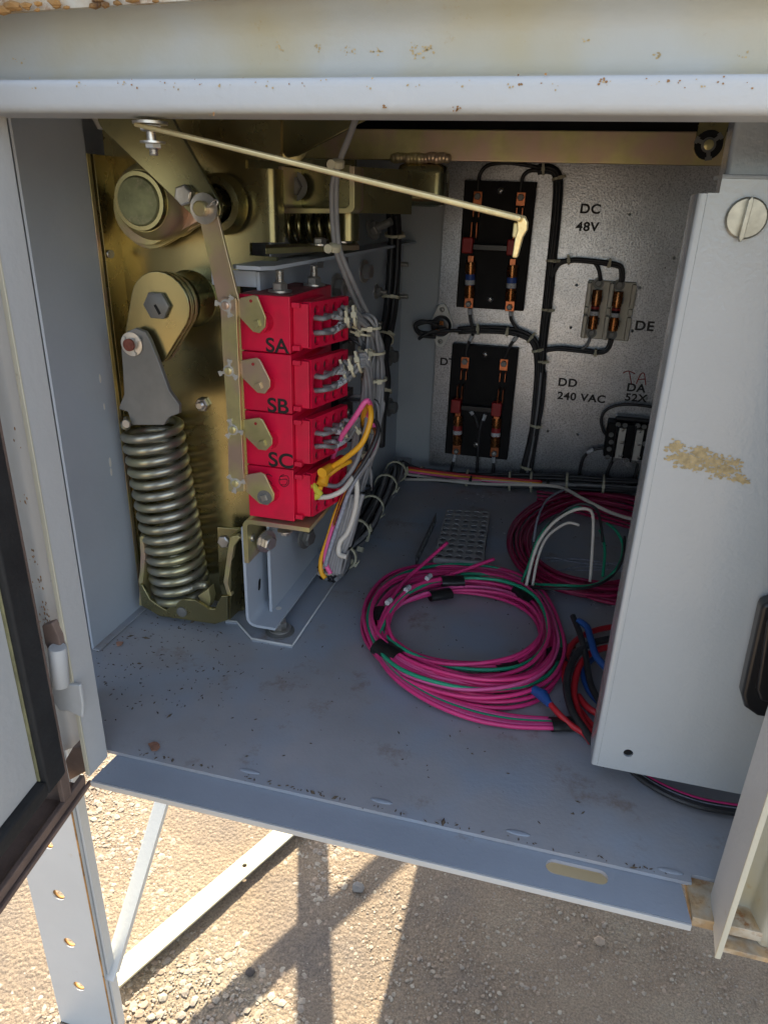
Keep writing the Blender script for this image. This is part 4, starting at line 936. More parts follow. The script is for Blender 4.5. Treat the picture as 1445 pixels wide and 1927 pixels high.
for (xa, ya, xb, yb2) in ((1127, 545, 1112, 618), (1165, 548, 1152, 622)):
    a, b = V(xa, ya, YQ), V(xb, yb2, YQ); xx = (a.x + b.x) / 2; zt_, zb_ = a.z, b.z
    f = obj('fuse', *rings((xx, YQ, zt_), (0, 0, -1), [(.0064, 0), (.0066, .0005), (.0066, .020), (.0055, .0205), (.0055, .036), (.0066, .0365), (.0066, zt_ - zb_)], 20), 'brass', ph, smooth=.5)
    obj('fuse_label', *rings((xx, YQ, zt_ - .0215), (0, 0, -1), [(.0057, 0), (.0057, .0135)], 20), 'board', f, smooth=.5)
    obj('fuse_print', *rings((xx, YQ, zt_ - .029), (0, 0, -1), [(.0059, 0), (.0059, .0055)], 20), 'paper', f, smooth=.5)
    obj('fuse_band', *rings((xx, YQ, zt_ - .0225), (0, 0, -1), [(.0059, 0), (.0059, .003)], 20), 'redl', f, smooth=.5)
    for zz in (zt_ - .012, zb_ + .010):
        slab(ph, 'fuse_clip', [Vector((xx - .0078, YG - .0063, zz - .004)), Vector((xx - .0078, YQ - .004, zz - .004)), Vector((xx - .0078, YQ - .004, zz + .004)), Vector((xx - .0078, YG - .0063, zz + .004))], (.0012, 0, 0), 'castg', .0003)
        slab(ph, 'fuse_clip', [Vector((xx + .0068, YG - .0063, zz - .004)), Vector((xx + .0068, YQ - .004, zz - .004)), Vector((xx + .0068, YQ - .004, zz + .004)), Vector((xx + .0068, YG - .0063, zz + .004))], (.0012, 0, 0), 'castg', .0003)
    for zz in (zt_ + .008, zb_ - .007): 
        hexbolt(ph, (xx, YG - .006, zz), ax, .0050, 'terminal_screw', True, 0, .7, 'castg')
# flush inlet on panel edge
il = thing('round_inlet', 'round black inlet in pale oval flange at edge of panel', 'inlet', V(831, 612, YG))
ic = V(831, 612, YG - .002)
obj('flange', *[x for x in prism([ic + Vector((a, 0, b)) for a, b in hull([(0, 0, .0175), (0, .024, .008), (0, -.024, .008)])], (0, -.003, 0))], 'white', il, bev=.0006)
obj('body', *rings(ic + Vector((0, -.003, 0)), ax, [(.0155, 0), (.0155, .006), (.013, .011), (.010, .0115)], 28), 'plastic', il, smooth=.5)
for s in (-.0235, .0235): screw(il, ic + Vector((0, -.003, s)), ax, .0038)
for s in (-.006, .006): box(il, 'contact', ic.x - .003 + s * .4, ic.x + .003 + s * .4, ic.y - .018, ic.y - .0145, ic.z + s - .003, ic.z + s + .003, 'brass', .0004)
for pts in ([(826, 604), (800, 606), (783, 613), (790, 624), (812, 626), (840, 622), (872, 622)], [(840, 618), (818, 622), (795, 632), (789, 637)], [(824, 612), (796, 604), (781, 612), (792, 630), (820, 634)]):
    wire(il, [V(x, y, YG - .018 - .006 * (i == 2)) for i, (x, y) in enumerate(pts)], .0028, 'wdark')
# contactor relay low right
rl_ = thing('contactor_relay', 'black relay with brass contacts partly behind the cover panel', 'relay', V(1185, 835, YG))
YE = YG - .03
c0, c1 = V(1145, 795, YE), V(1240, 870, YE)
box(rl_, 'body', c0.x, c1.x, YE, YG - .0005, c1.z, c0.z, 'board', .002)
c0b = V(1158, 785, YE + .008); box(rl_, 'coil_cover', c0b.x, c1.x - .002, YE + .010, YG - .001, c0.z + .0003, c0.z + .008, 'plastic', .003)
for (x, ya, yb2) in ((1172, 805, 862), (1205, 808, 866)):
    a, b = V(x, ya, YE), V(x - 4, yb2, YE); box(rl_, 'contact_arm', a.x - .005, a.x + .005, YE - .004, YE - .0005, b.z, a.z, 'nutw', .0006)
    for yy in (ya + 4, ya + 28, yb2 - 5): screw(rl_, V(x - (yy - ya) * .07, yy, YE - .004), ax, .0026)
for (x, y) in ((1163, 799), (1176, 800), (1200, 801), (1212, 803), (1150, 818), (1150, 832), (1146, 845), (1143, 860), (1178, 866), (1192, 868), (1213, 835)):
    hexbolt(rl_, V(x, y, YE - .0002), ax, .0024, 'terminal_screw', True, 0, .6, 'castg')
for x in (1155, 1190): q = V(x, 840, YE); box(rl_, 'divider', q.x - .001, q.x + .001, YE - .007, YE - .0003, V(x, 868, YE).z, V(x, 800, YE).z, 'plastic', .0004)
wire(rl_, [V(x, y, YG - .012) for x, y in ((1148, 826), (1136, 812), (1131, 790), (1140, 772), (1165, 762), (1200, 762), (1240, 768))], .0022, 'wdark')
wire(rl_, [V(x, y, YG - .014) for x, y in ((1146, 842), (1120, 845), (1100, 858), (1092, 880), (1088, 905))], .0024, 'wdark')
obj('wire_marker', *cyl(V(1104, 852, YG - .016), V(1117, 846, YG - .016), .0032, 10), 'paper', rl_, smooth=.5)
wire(rl_, [V(x, y, YG - .014) for x, y in ((1152, 868), (1144, 885), (1140, 905))], .0024, 'wdark')
wire(rl_, [V(x, y, YG - .014) for x, y in ((1200, 872), (1196, 890), (1190, 908))], .0024, 'wdark')

# =================================================================== harness on the back panel
bh = thing('panel_harness', 'laced black wire harness routed over the galvanised panel', 'wire harness', V(1020, 560, YG))
def bundle(parent, pts, k, spread, r, ms, Yf, seed, sub=5, n=6, ties=(), R=None, nm='wire'):
    rnd = random.Random(seed); base = [Vector(p) for p in pts]
    for i in range(k):
        a = 2 * PI * i / k + rnd.uniform(-.3, .3); rr = spread * (1 if k > 1 else 0) * (rnd.uniform(.55, 1))
        off = Vector((math.cos(a), math.sin(a), 0)) * rr; P2 = []
        for j, p in enumerate(base):
            t = (base[min(j + 1, len(base) - 1)] - base[max(j - 1, 0)]).normalized(); u = t.cross(Vector((.02, 1, .05))).normalized(); w = t.cross(u)
            P2.append(p + (u * off.x + w * off.y) * rnd.uniform(.85, 1.15))
        wire(parent, P2, r, ms[i % len(ms)], nm, sub, n)
    sp2 = smoothpath(base, 6)
    for tfrac in ties:
        j = min(len(sp2) - 2, max(1, int(tfrac * (len(sp2) - 1)))); hd = rnd.uniform(-.3, .3)
        tie(parent, sp2[j], sp2[j + 1] - sp2[j - 1], R or (spread + r * 1.2), (.5 + hd, -1, hd))
Yh = YG - .012
bundle(bh, [V(x, y, Yh) for x, y in ((1012, 318), (1035, 318), (1049, 335), (1047, 400), (1038, 490), (1030, 570), (1022, 640), (1016, 720), (1006, 800), (990, 870), (982, 905))], 5, .0045, .0026, ['wdark'], Yh, 1, ties=(.05, .2, .40, .52, .66, .80, .92), R=.0072)
bundle(bh, [V(x, y, Yh) for x, y in ((862, 622), (900, 620), (948, 622), (985, 630), (1006, 648), (1012, 690), (1008, 760), (1000, 830), (984, 905))], 4, .0045, .0026, ['wdark'], Yh, 2, ties=(.13, .28, .44, .55), R=.0070)
bundle(bh, [V(x, y, Yh) for x, y in ((1020, 700), (1014, 760), (1005, 820), (990, 905))], 4, .0065, .0024, ['wdark', 'wgrey'], Yh, 9)
bundle(bh, [V(x, y, Yh) for x, y in ((1036, 520), (1046, 495), (1060, 490), (1110, 491), (1125, 503), (1130, 528))], 1, 0, .0026, ['wdark'], Yh, 3)
bundle(bh, [V(x, y, Yh - .003) for x, y in ((1036, 524), (1050, 497), (1075, 489), (1112, 491), (1160, 498), (1170, 508), (1170, 530))], 2, .002, .0024, ['wdark'], Yh, 4, ties=(.32, .62), R=.0055)
bundle(bh, [V(x, y, Yh) for x, y in ((1022, 660), (1050, 656), (1095, 660), (1130, 663), (1144, 655), (1150, 638))], 2, .0018, .0024, ['wdark'], Yh, 5, ties=(.55,), R=.0052)
wire(bh, [V(x, y, Yh) for x, y in ((1092, 658), (1104, 650), (1110, 636))], .0022, 'wgrey')
wire(bh, [V(x, y, Yh) for x, y in ((1030, 322), (1000, 320), (985, 330), (980, 352), (979, 366))], .0026, 'wdark')
wire(bh, [V(x, y, Yh) for x, y in ((1020, 316), (960, 306), (920, 310), (904, 325), (900, 345), (899, 364))], .0024, 'wdark')
for pts in (((883, 578), (885, 600), (890, 618)), ((960, 582), (962, 602), (975, 622)), ((890, 628), (880, 650), (876, 672)), ((975, 630), (960, 650), (950, 676)), ((858, 850), (850, 880), (846, 900)), ((929, 856), (928, 880), (926, 905)), ((915, 776), (905, 800), (900, 840), (896, 905)), ((884, 772), (894, 785), (900, 805))):
    wire(bh, [V(x, y, Yh - .002) for x, y in pts], .0023, 'wdark')
    a, b = Vector(V(*pts[0], Yh - .002)), Vector(V(*pts[1], Yh - .002))
    obj('wire_marker', *cyl(a.lerp(b, .15), a.lerp(b, .6), .0028, 8), 'paper', bh, smooth=.5)

# =================================================================== trunk harness along floor edge and back wall
th = thing('floor_trunk_harness', 'thick dark wire trunk strapped along the floor edge to back corner', 'wire harness', VZ(690, 980, .01))
tp = [VZ(615, 1082, .012), VZ(640, 1055, .016), VZ(672, 1000, .018), VZ(705, 945, .020), VZ(735, 900, .022), VZ(752, 880, .024)]
bundle(th, tp, 16, .0125, .0030, ['wdark', 'wgrey', 'wdark'], 0, 11, ties=(.25, .42, .58, .74, .9), R=.0165)
bundle(th, tp, 8, .006, .0030, ['wdark'], 0, 12)
ep = [VZ(612, 1090, .006), VZ(660, 1046, .008), VZ(690, 1010, .008), VZ(712, 960, .010), VZ(738, 908, .014), VZ(760, 895, .016)]
wire(th, ep, .0026, 'wgrey')
for (x, y) in ((688, 1014), (678, 1034), (708, 971), (720, 945), (738, 920), (658, 1056), (646, 1048)):
    p = VZ(x, y, .010); inst('tie_head', _hw.setdefault('head', mesh('tie_head', *xf(boxv(-.0036, .0036, -.0030, .0030, -.0028, .0028), Matrix.Identity(4)), M['nylon'])), th, frame_to(p, (random.uniform(-.5, .5), -1, .6)))
bw = thing('back_edge_harness', 'long dark wire run lying along the foot of the back panel', 'wire harness', V(980, 905, 1.06))
bp2 = [V(x, y, 1.055) for x, y in ((752, 880), (800, 898), (880, 903), (960, 906), (1040, 908), (1120, 912), (1210, 918), (1290, 925))]
bundle(bw, bp2, 11, .012, .0030, ['wdark', 'wdark', 'wgrey'], 0, 21, ties=(.12, .3, .45, .52, .62, .74, .86), R=.0155)
for m_, dy, dz in (('redw', -9, 0), ('yellow', -6, 0), ('pinkb', -2, 0), ('wwhite', 4, 0)):
    wire(bw, [V(x, y + dy, 1.038) for x, y in ((748, 886), (790, 892), (850, 900), (930, 908 if m_ != 'wwhite' else 900), (1020, 915 if m_ != 'wwhite' else 906))], .0021, m_)
ww = thing('loose_white_wire', 'single white wire trailing from the back corner down to the cover panel', 'wire', V(900, 905, 1.0))
wire(ww, [V(762, 902, 1.03), V(820, 903, 1.02), V(900, 910, 1.0), V(980, 912, .97), V(1050, 916, .95), V(1100, 940, .90), V(1150, 965, .88), V(1200, 980, .86)], .0023, 'wwhite')
for (x, y) in ((885, 908), (1030, 915)): tie(ww, V(x, y, 1.01), (1, 0, 0), .004, (0, -.4, 1), .0014, 'tape')

# =================================================================== grey wire looms at the terminal blocks
gl = thing('terminal_loom', 'loom of grey wires leaving the red blocks, strapped with nylon ties', 'wire loom', V(690, 620, .6))
def hub(i, kx, low):   # where a wire leaves the terminal face
    z1_, z0_ = tops[i] - .0006, tops[i + 1] + .0004; za, zb2 = z0_ + .0035, z1_ - .0045
    yy = YB0 + .009 + .0085 + kx * .0136; return Vector((-.2085 + .25 * (yy - YB0 - .009), yy, (za + zb2) / 2 + (.0060 if not low else -.0070)))
col = [(672, 588, .615), (690, 600, .640), (700, 640, .650), (703, 700, .655), (700, 760, .655), (690, 830, .650), (672, 900, .640), (650, 980, .625), (632, 1050, .610), (620, 1080, .605)]
def colpts(a, b, ox, oy): return [V(x + ox, y + oy, Y) for x, y, Y in col[a:b]]
rnd = random.Random(5)
gather = {0: ((648, 598), (668, 596)), 1: ((655, 700), (690, 685)), 2: ((655, 815), (672, 800))}
entry = {0: 1, 1: 4, 2: 6}
for i in range(3):
    for kx in range(4):
        for low in (0, 1):
            h = hub(i, kx, low); gx, gy = gather[i][0]
            j = kx * 2 + low
            sprd = (1.5 - kx) * 4.2 + (5 if low else -6)
            d_ = h - CAM; f_ = d_.dot(_F); hx, hy = 722.5 + FPX * d_.dot(_R) / f_, 963.5 - FPX * d_.dot(_U) / f_
            a1 = V(hx + 20, hy + (3 if not low else -1) - kx, h.y - .007)
            mid = V(hx + (gx - hx) * .62, hy + (gy + sprd * 1.7 - hy) * .66 + (-3 if not low else 4), h.y + (.600 - h.y) * .5 - .004)
            G = V(gx + rnd.uniform(-2, 2), gy + sprd, .60 + kx * .004)
            G2 = V(gather[i][1][0] + rnd.uniform(-3, 3), gather[i][1][1] + sprd * .9, .615)
            ox = rnd.uniform(-20, 14)
            tail = colpts(entry[i] + 1, 10, ox, 0)
            tail = [p + Vector((rnd.uniform(-.001, .001), rnd.uniform(-.004, .004), 0)) for p in tail]
            wo = wire(gl, [h, a1, mid, G, G2] + tail, .0020, 'wgrey', sub=5, n=8)
            q = a1
            obj('ferrule', *cyl(h, q, .0024, 8, .0022), 'castg', gl, smooth=.5)
            if j in (0, 1, 3, 5): obj('wire_marker', *cyl(mid.lerp(G, .1), mid.lerp(G, .7), .0025, 10), 'paper', gl, smooth=.5)
for (x, y, Y, d, R) in ((655, 596, .598, (1, .2, .15), .009), (668, 594, .605, (1, .2, .1), .009), (694, 615, .64, (0, 0, 1), .011), (700, 662, .648, (0, 0, 1), .012), (704, 712, .650, (0, 0, 1), .012),
        (648, 697, .6, (1, .2, .3), .008), (663, 690, .605, (1, .2, .3), .009), (676, 682, .612, (1, .2, .3), .009), (694, 676, .625, (1, .2, .2), .009), (650, 808, .6, (1, .2, .3), .008), (678, 800, .62, (1, 0, .6), .009),
        (680, 850, .64, (0, 0, 1), .011), (648, 985, .62, (-.2, 0, 1), .011), (640, 1010, .615, (-.2, 0, 1), .011), (626, 1068, .606, (-.3, 0, 1), .010)):
    tie(gl, V(x, y, Y), d, R, (rnd.uniform(-.2, .9), -1, rnd.uniform(-.1, .5)), .0011)
tie(gl, V(636, 1030, .612), (-.2, 0, 1), .014, (.3, -1, 0), .001, 'tape'); tie(gl, V(672, 922, .635), (-.2, 0, 1), .014, (.9, -.5, 0), .001, 'tape')
for k in range(14):   # further thin wires of the vertical run, some leaving early
    ox = rnd.uniform(-24, 20); a_ = rnd.choice((1, 1, 2, 4)); b_ = rnd.choice((8, 10, 10))
    pts = [p + Vector((rnd.uniform(-.003, .003), rnd.uniform(-.010, .006), 0)) for p in colpts(a_, b_, ox, 0)]
    wire(gl, [pts[0] + Vector((-.012, .004, .004))] + pts, .0017, 'wgrey' if k % 4 else 'wdark', sub=5, n=7)
for k in range(10):   # short wires fanning to the small devices behind
    x0_, y0_ = rnd.uniform(632, 660), rnd.choice((610, 640, 672, 706, 750, 790, 840, 870)) + rnd.uniform(-8, 8)
    wire(gl, [V(x0_, y0_, .66), V(x0_ + 14, y0_ - rnd.uniform(2, 14), .645), V(690 + rnd.uniform(-12, 8), y0_ + rnd.uniform(-4, 16), .645), V(698, y0_ + 50, .65)], .0016, rnd.choice(('wgrey', 'wgrey', 'wdark')), sub=5, n=7)
    if k % 2: tie(gl, V(684 + rnd.uniform(-10, 14), y0_ + 14, .64), (.2, 0, 1), .008, (rnd.uniform(-.3, 1), -1, .2), .0009)
# feed from above: two grey wires
fd = thing('hanging_grey_cable', 'pair of grey wires dropping from the lintel past the shelf to the loom', 'cable', V(640, 400, .6))
for ox in (-4, 4):
    wire(fd, [V(672 + ox * .3, 215, .60), V(655 + ox * .3, 262, .60), V(638 + ox * .3, 306, .60), V(629 + ox, 350, .60), V(630 + ox, 420, .60), V(636 + ox, 470, .60), V(655 + ox * 1.2, 520, .612), V(674 + ox * 1.5, 565, .63), V(690 + ox * 1.5, 600, .645), V(700 + ox, 650, .655)], .0022, 'wgrey')
for (x, y) in ((636, 307), (630, 465)):
    p = V(x, y, .597); obj('clamp', *rings(p, (.25, -.4, 1), [(.004, -.003), (.0052, -.0022), (.0052, .0022), (.004, .003)], 14), 'nylon', fd, smooth=.5)
    obj('clamp_lug', *rings(p + Vector((-.004, -.003, -.001)), ax, [(.0036, 0), (.0036, .003)], 14), 'nylon', fd, smooth=.5)
# black riser on the rear left wall
br_ = thing('black_riser', 'black wire riser climbing the rear left wall to the shelf', 'wire harness', V(730, 600, .95))
bundle(br_, [VX(x, y, -.236) for x, y in ((738, 400), (742, 440), (740, 500), (735, 570), (728, 620), (716, 670), (722, 720), (716, 770), (712, 840))], 7, .009, .0032, ['wdark'], 0, 31, ties=(.14, .36, .55, .80), R=.012)
# coloured field wires at bottom block
cw = thing('coloured_field_wires', 'pink, yellow, white and grey field wires looping at the bottom block', 'wires', V(680, 800, .6))
def wp_(pts, r, m_, Ys): return wire(cw, [V(x, y, Y) for (x, y), Y in zip(pts, Ys)], r, m_, sub=7, n=10)
def lin(a, b, n_): return [a + (b - a) * i / (n_ - 1) for i in range(n_)]
wp_([(622, 880), (630, 850), (645, 818), (668, 785), (686, 757), (694, 756), (697, 768), (690, 790)], .0024, 'pinkb', [.62, .60, .585, .575, .575, .58, .60, .62])
wp_([(608, 900), (620, 882), (650, 862), (680, 835), (695, 800), (698, 775), (692, 762), (684, 780), (684, 800)], .0025, 'yellow', [.575, .575, .57, .57, .575, .58, .59, .61, .63])
wp_([(694, 786), (704, 800), (709, 815), (703, 838), (690, 860), (668, 890), (650, 925), (632, 975), (618, 1020), (612, 1055), (622, 1080)], .0023, 'pinkb', lin(.62, .585, 11))
wp_([(602, 920), (612, 900), (640, 878), (660, 868)], .0022, 'yellow', lin(.565, .60, 4))
wp_([(648, 930), (632, 965), (618, 1010), (605, 1050), (604, 1075), (612, 1088)], .0024, 'yellow', lin(.60, .585, 6))
wp_([(600, 934), (625, 932), (650, 918), (668, 895), (690, 862), (706, 830), (712, 806), (706, 792), (698, 795)], .0021, 'wdark', lin(.572, .62, 9))
wp_([(598, 936), (620, 934), (645, 922), (664, 898)], .0024, 'wwhite', [.57, .57, .575, .59])
wp_([(668, 892), (672, 920), (668, 960), (655, 1000), (640, 1020), (638, 1042), (652, 1048)], .0025, 'wwhite', lin(.60, .585, 7))
wp_([(612, 912), (640, 912), (670, 870), (682, 830), (690, 790), (680, 770)], .0023, 'wgrey', lin(.58, .62, 6))
wp_([(694, 860), (675, 890), (655, 930), (640, 975), (622, 1030), (612, 1065)], .0021, 'stripe', lin(.60, .585, 6))
wp_([(700, 800), (712, 815), (705, 850), (680, 890), (655, 935), (636, 980), (620, 1035), (608, 1070)], .0022, 'wgrey', lin(.625, .59, 8))
wp_([(704, 805), (706, 822), (692, 855), (668, 888), (640, 950), (612, 1040), (600, 1075)], .0016, 'brass', lin(.61, .588, 7))
for k in range(5): wp_([(655 + k * 7, 930), (648 + k * 6, 965), (635 + k * 6, 1010), (622 + k * 5, 1055), (618 + k * 5, 1080)], .0022, 'wgrey', lin(.60, .588, 5))
for (x0, y0, x1, y1, m_) in ((583, 910, 603, 930, 'lyellow'), (580, 938, 600, 932, 'lyellow')):
    obj('crimp_sleeve', *cyl(V(x0, y0, .562), V(x1, y1, .568), .0045, 14, .003), m_, cw, smooth=.5)
obj('crimp_sleeve', *cyl(V(606, 912, .56), V(611, 893, .566), .0052, 14, .0045), 'yellow', cw, smooth=.5)
obj('crimp_sleeve', *cyl(V(606, 890, .558), V(622, 878, .575), .0046, 14, .0035), 'yellow', cw, smooth=.5)
# small devices on the rear left wall beside blocks
sd_ = thing('small_switch', 'black limit switch on a marked grey plate behind the terminal loom', 'limit switch', V(650, 640, .72))
XW = -.244
def wbox(nm, x0, y0, x1, y1, xa, xb, m_):
    a, b = VX(x0, y0, xb), VX(x1, y1, xb); return box(sd_, nm, xa, xb, min(a.y, b.y), max(a.y, b.y), min(a.z, b.z), max(a.z, b.z), m_, .0008)
wbox('mount_plate', 628, 590, 672, 790, -.2525, -.2500, 'bluep')
wbox('body', 640, 570, 668, 690, -.2498, -.2400, 'plastic'); wbox('body', 638, 748, 664, 800, -.2498, -.2380, 'plastic')
wbox('arm', 645, 628, 655, 668, -.2398, -.236, 'castg')
screw(sd_, VX(660, 640, -.2398), (1, 0, 0), .004); screw(sd_, VX(655, 775, -.2378), (1, 0, 0), .004)
text(sd_, 'LC2', 618, 652, 14, .70, 'black', bold=.02, plane=lambda k: Matrix(((0, 0, 1, -.2492), (k * 1.1, 0, 0, VX(622, 652, -.2492).y), (0, k, 0, VX(622, 652, -.2492).z), (0, 0, 0, 1))))
text(sd_, 'A', 630, 728, 14, .70, 'black', bold=.02, plane=lambda k: Matrix(((0, 0, 1, -.2492), (k * 1.1, 0, 0, VX(630, 728, -.2492).y), (0, k, 0, VX(630, 728, -.2492).z), (0, 0, 0, 1))))

# =================================================================== things on the floor
# perforated cover
pv = thing('perforated_cover', 'grey perforated metal cover lying on floor behind the pink coil', 'perforated cover', VZ(870, 1010, .02))
zP = .018
q = [VZ(x, y, zP) for x, y in ((840, 958), (922, 962), (908, 1058), (816, 1050))]
holes = []
for r_ in range(10):
    for c_i in range(5):
        u_, v_ = (c_i + .5) / 5, (r_ + .5) / 10
        p = (q[0] * (1 - u_) + q[1] * u_) * (1 - v_) + (q[3] * (1 - u_) + q[2] * u_) * v_
        holes.append(circ(p, ux, (0, 1, 0), .0044, 12, .0052))
plate(pv, 'top', q, holes, 'perf', .001, n=(0, 0, 1))
for a, b in ((0, 3), (3, 2), (2, 1)):
    fold(pv, 'flange', [q[a] - uz * .0012, q[b] - uz * .0012], (0, 0, -.0158), .001, 'perf')
hs2 = thing('slotted_strip', 'thin dark punched metal strip standing on edge left of perforated cover', 'metal strip', VZ(798, 1020, 0))
a, b = VZ(782, 1068, 0), VZ(820, 985, 0); d = (b - a).normalized(); nn_ = Vector((d.y, -d.x, 0))
plate(hs2, 'strip', [a, b, b + uz * .016, a + uz * .016], [circ(a + d * ((b - a).length * (i + .5) / 9) + uz * .008, d, uz, .0036, 10) for i in range(9)], 'castg', .001, n=nn_)
# pink coil
pk = thing('pink_wire_coil', 'taped coil of bright pink and green wires lying in front on the floor', 'wire coil', VZ(870, 1220, 0))
inner = [VZ(x, y, .012) for x, y in ((732, 1190), (745, 1150), (790, 1125), (860, 1113), (940, 1122), (995, 1150), (1014, 1190), (1000, 1225), (960, 1250), (890, 1256), (820, 1246), (765, 1225))]
outer = [VZ(x, y, .006) for x, y in ((684, 1195), (692, 1130), (745, 1082), (850, 1065), (950, 1078), (1018, 1120), (1056, 1200), (1058, 1262), (1020, 1310), (940, 1330), (840, 1318), (735, 1270))]
rnd = random.Random(12)
for k in range(20):
    t = k / 19; col_ = 'green' if k in (5, 16) else 'pinkb' if k in (2, 9, 12, 15) else 'pink'
    zz = .003 + .0065 * rnd.choice((0, 1, 1, 2)) * (.5 + .5 * math.sin(PI * min(1, t + .2)))
    ph_ = rnd.uniform(0, 6.28); am = rnd.uniform(.03, .11)
    P2 = []
    for j in range(12):
        tt = min(1.02, max(-.02, t + am * math.sin(j * .9 + ph_) * 1.4)); p = inner[j].lerp(outer[j], tt); P2.append(Vector((p.x, p.y, zz + .0035 * (1 + math.sin(j * .7 + ph_ * 2)))))
    wire(pk, P2, .0019, col_, sub=6, n=8, closed=True)
# strand bundle leaving front right under tape
for k in range(6):
    m_ = 'green' if k == 2 else 'pinkb' if k in (4, 1) else 'pink'
    dy = (k - 2.5) * 4.3
    wire(pk, [VZ(x, y + dyf * dy, z) for x, y, dyf, z in ((688, 1150, .3, .010), (700, 1205, .4, .012), (735, 1262, .6, .012), (800, 1308, .8, .009), (880, 1340, 1, .006), (960, 1357, .9, .005), (1040, 1362, .75, .005), (1090, 1365, .7, .005))], .0021, m_, sub=6, n=8)
for k in range(5):
    dy = (k - 2) * 4.6
    wire(pk, [VZ(x, y + dy * f_, z) for x, y, f_, z in ((715, 1160, .5, .014), (722, 1210, .7, .016), (760, 1250, .9, .016), (850, 1283, 1, .013), (940, 1290, 1, .013), (1010, 1268, .8, .015), (1046, 1225, .7, .014))], .0021, 'pinkb' if k in (1, 2) else 'pink', sub=6, n=8)
# loose ends rising
wire(pk, [VZ(700, 1220, .012), VZ(712, 1180, .018), VZ(735, 1130, .022), VZ(765, 1090, .024), VZ(800, 1058, .030), VZ(842, 1021, .045)], .0021, 'pink', 'loose_end')
wire(pk, [VZ(706, 1210, .014), VZ(730, 1150, .022), VZ(775, 1105, .024), VZ(830, 1088, .022), VZ(880, 1070, .026), VZ(930, 1052, .034)], .0021, 'pink', 'loose_end')
wire(pk, [VZ(712, 1200, .016), VZ(745, 1135, .022), VZ(800, 1100, .020), VZ(860, 1082, .018), VZ(925, 1082, .018), VZ(980, 1098, .016)], .0021, 'green', 'loose_end')
wire(pk, [VZ(724, 1210, .016), VZ(740, 1150, .020), VZ(790, 1100, .022), VZ(850, 1090, .020), VZ(900, 1090, .018)], .0021, 'pink', 'loose_end')
def tape(x0, y0, x1, y1, R, z=.010, par=None):
    a, b = VZ(x0, y0, z), VZ(x1, y1, z); d = (b - a); L = d.length
    fr = frame_to(a, d, (0, 0, 1)); vs, fs = [], []
    n_ = 14; rg = 7
    for i in range(rg):
        for k in range(n_):
            an = 2 * PI * k / n_; r = R * rnd.uniform(.93, 1.05)
            vs.append(fr @ Vector((r * math.cos(an) * .62, r * math.sin(an), L * i / (rg - 1))))
    for i in range(rg - 1):
        for k in range(n_): fs.append((i * n_ + k, i * n_ + (k + 1) % n_, (i + 1) * n_ + (k + 1) % n_, (i + 1) * n_ + k))
    return obj('tape_wrap', vs, fs, 'tape', par or pk, smooth=True)
tape(718, 1148, 712, 1176, .0085, .014); tape(712, 1215, 752, 1240, .0115, .014); tape(932, 1262, 972, 1252, .0088, .012); tape(1036, 1364, 1086, 1362, .0080, .007)
tape(830, 1094, 872, 1093, .0085, .020); tape(808, 1122, 848, 1116, .0085, .016); tape(978, 1108, 1008, 1136, .0105, .016); tape(1044, 1225, 1054, 1252, .0095, .010)
for (x, y) in ((766, 1108), (806, 1086), (731, 1132)): obj('wire_marker', *cyl(VZ(x - 3, y + 3, .027), VZ(x + 4, y - 3, .027), .0028, 10), 'paper', pk, smooth=.5)
# crimson coil behind
c2 = thing('crimson_wire_coil', 'darker crimson wire coil lying at back, half hidden by cover panel', 'wire coil', VZ(1060, 1000, 0))
rnd = random.Random(22)
for k in range(13):
    t = k / 12; cxx, cyy = 1120 + rnd.uniform(-4, 8), 1022
    rx, ry = 168 - 42 * t, 104 - 36 * t; P2 = []; ph_ = rnd.uniform(0, 6.28); zz = .003 + .005 * rnd.random() * 3
    for j in range(14):
        a = 2 * PI * j / 14; w_ = 1 + .03 * math.sin(2 * a + ph_)
        P2.append(VZ(cxx + rx * w_ * math.cos(a), cyy + ry * w_ * math.sin(a) + (6 if math.cos(a) > 0 else 0), zz))
    wire(c2, P2, .0020, 'crimson', closed=True, sub=5, n=7)
for k in range(5):
    wire(c2, [VZ(x, y + k * 7, .006) for x, y in ((1010, 925), (1080, 935), (1150, 955), (1220, 975))], .0020, 'crimson')
for k in range(4):
    wire(c2, [VZ(x, y + k * 6, .010) for x, y in ((1000, 1100), (1040, 1082), (1080, 1090), (1120, 1110), (1180, 1122))], .0020, 'crimson')
# hoops of green, white and black
gw = thing('tall_wire_hoops', 'green, cream and black wire hoops standing over the crimson coil', 'wires', VZ(1040, 1080, 0))
def hoop(pts, m_, r=.0021): wire(gw, [VZ(x, y, 0) if z is None else V(x, y, z) for x, y, z in pts], r * .78, m_, sub=7, n=8)
hoop([(980, 1100, .72), (996, 1060, .735), (1010, 1020, .74), (1035, 985, .75), (1070, 958, .75), (1095, 955, .75)], 'green')
hoop([(990, 1102, .70), (1000, 1060, .71), (1014, 1020, .72), (1040, 985, .73), (1075, 962, .74), (1105, 958, .74), (1116, 975, .74), (1114, 1040, .73), (1110, 1095, .72)], 'wwhite', .0023)
hoop([(1002, 1102, .71), (1012, 1050, .72), (1030, 1010, .73), (1065, 985, .74), (1090, 988, .74)], 'wwhite')
hoop([(996, 1100, .715), (1006, 1040, .73), (1040, 980, .745), (1085, 950, .75), (1120, 956, .75), (1130, 985, .76), (1134, 1020, .76)], 'wdark')
hoop([(985, 1098, .73), (1060, 1102, .70), (1120, 1100, .72), (1160, 1070, .74), (1172, 1030, .78), (1160, 1000, .80), (1142, 985, .82)], 'green')
hoop([(1134, 1085, .74), (1138, 1040, .77), (1134, 1010, .79), (1128, 998, .80)], 'green')
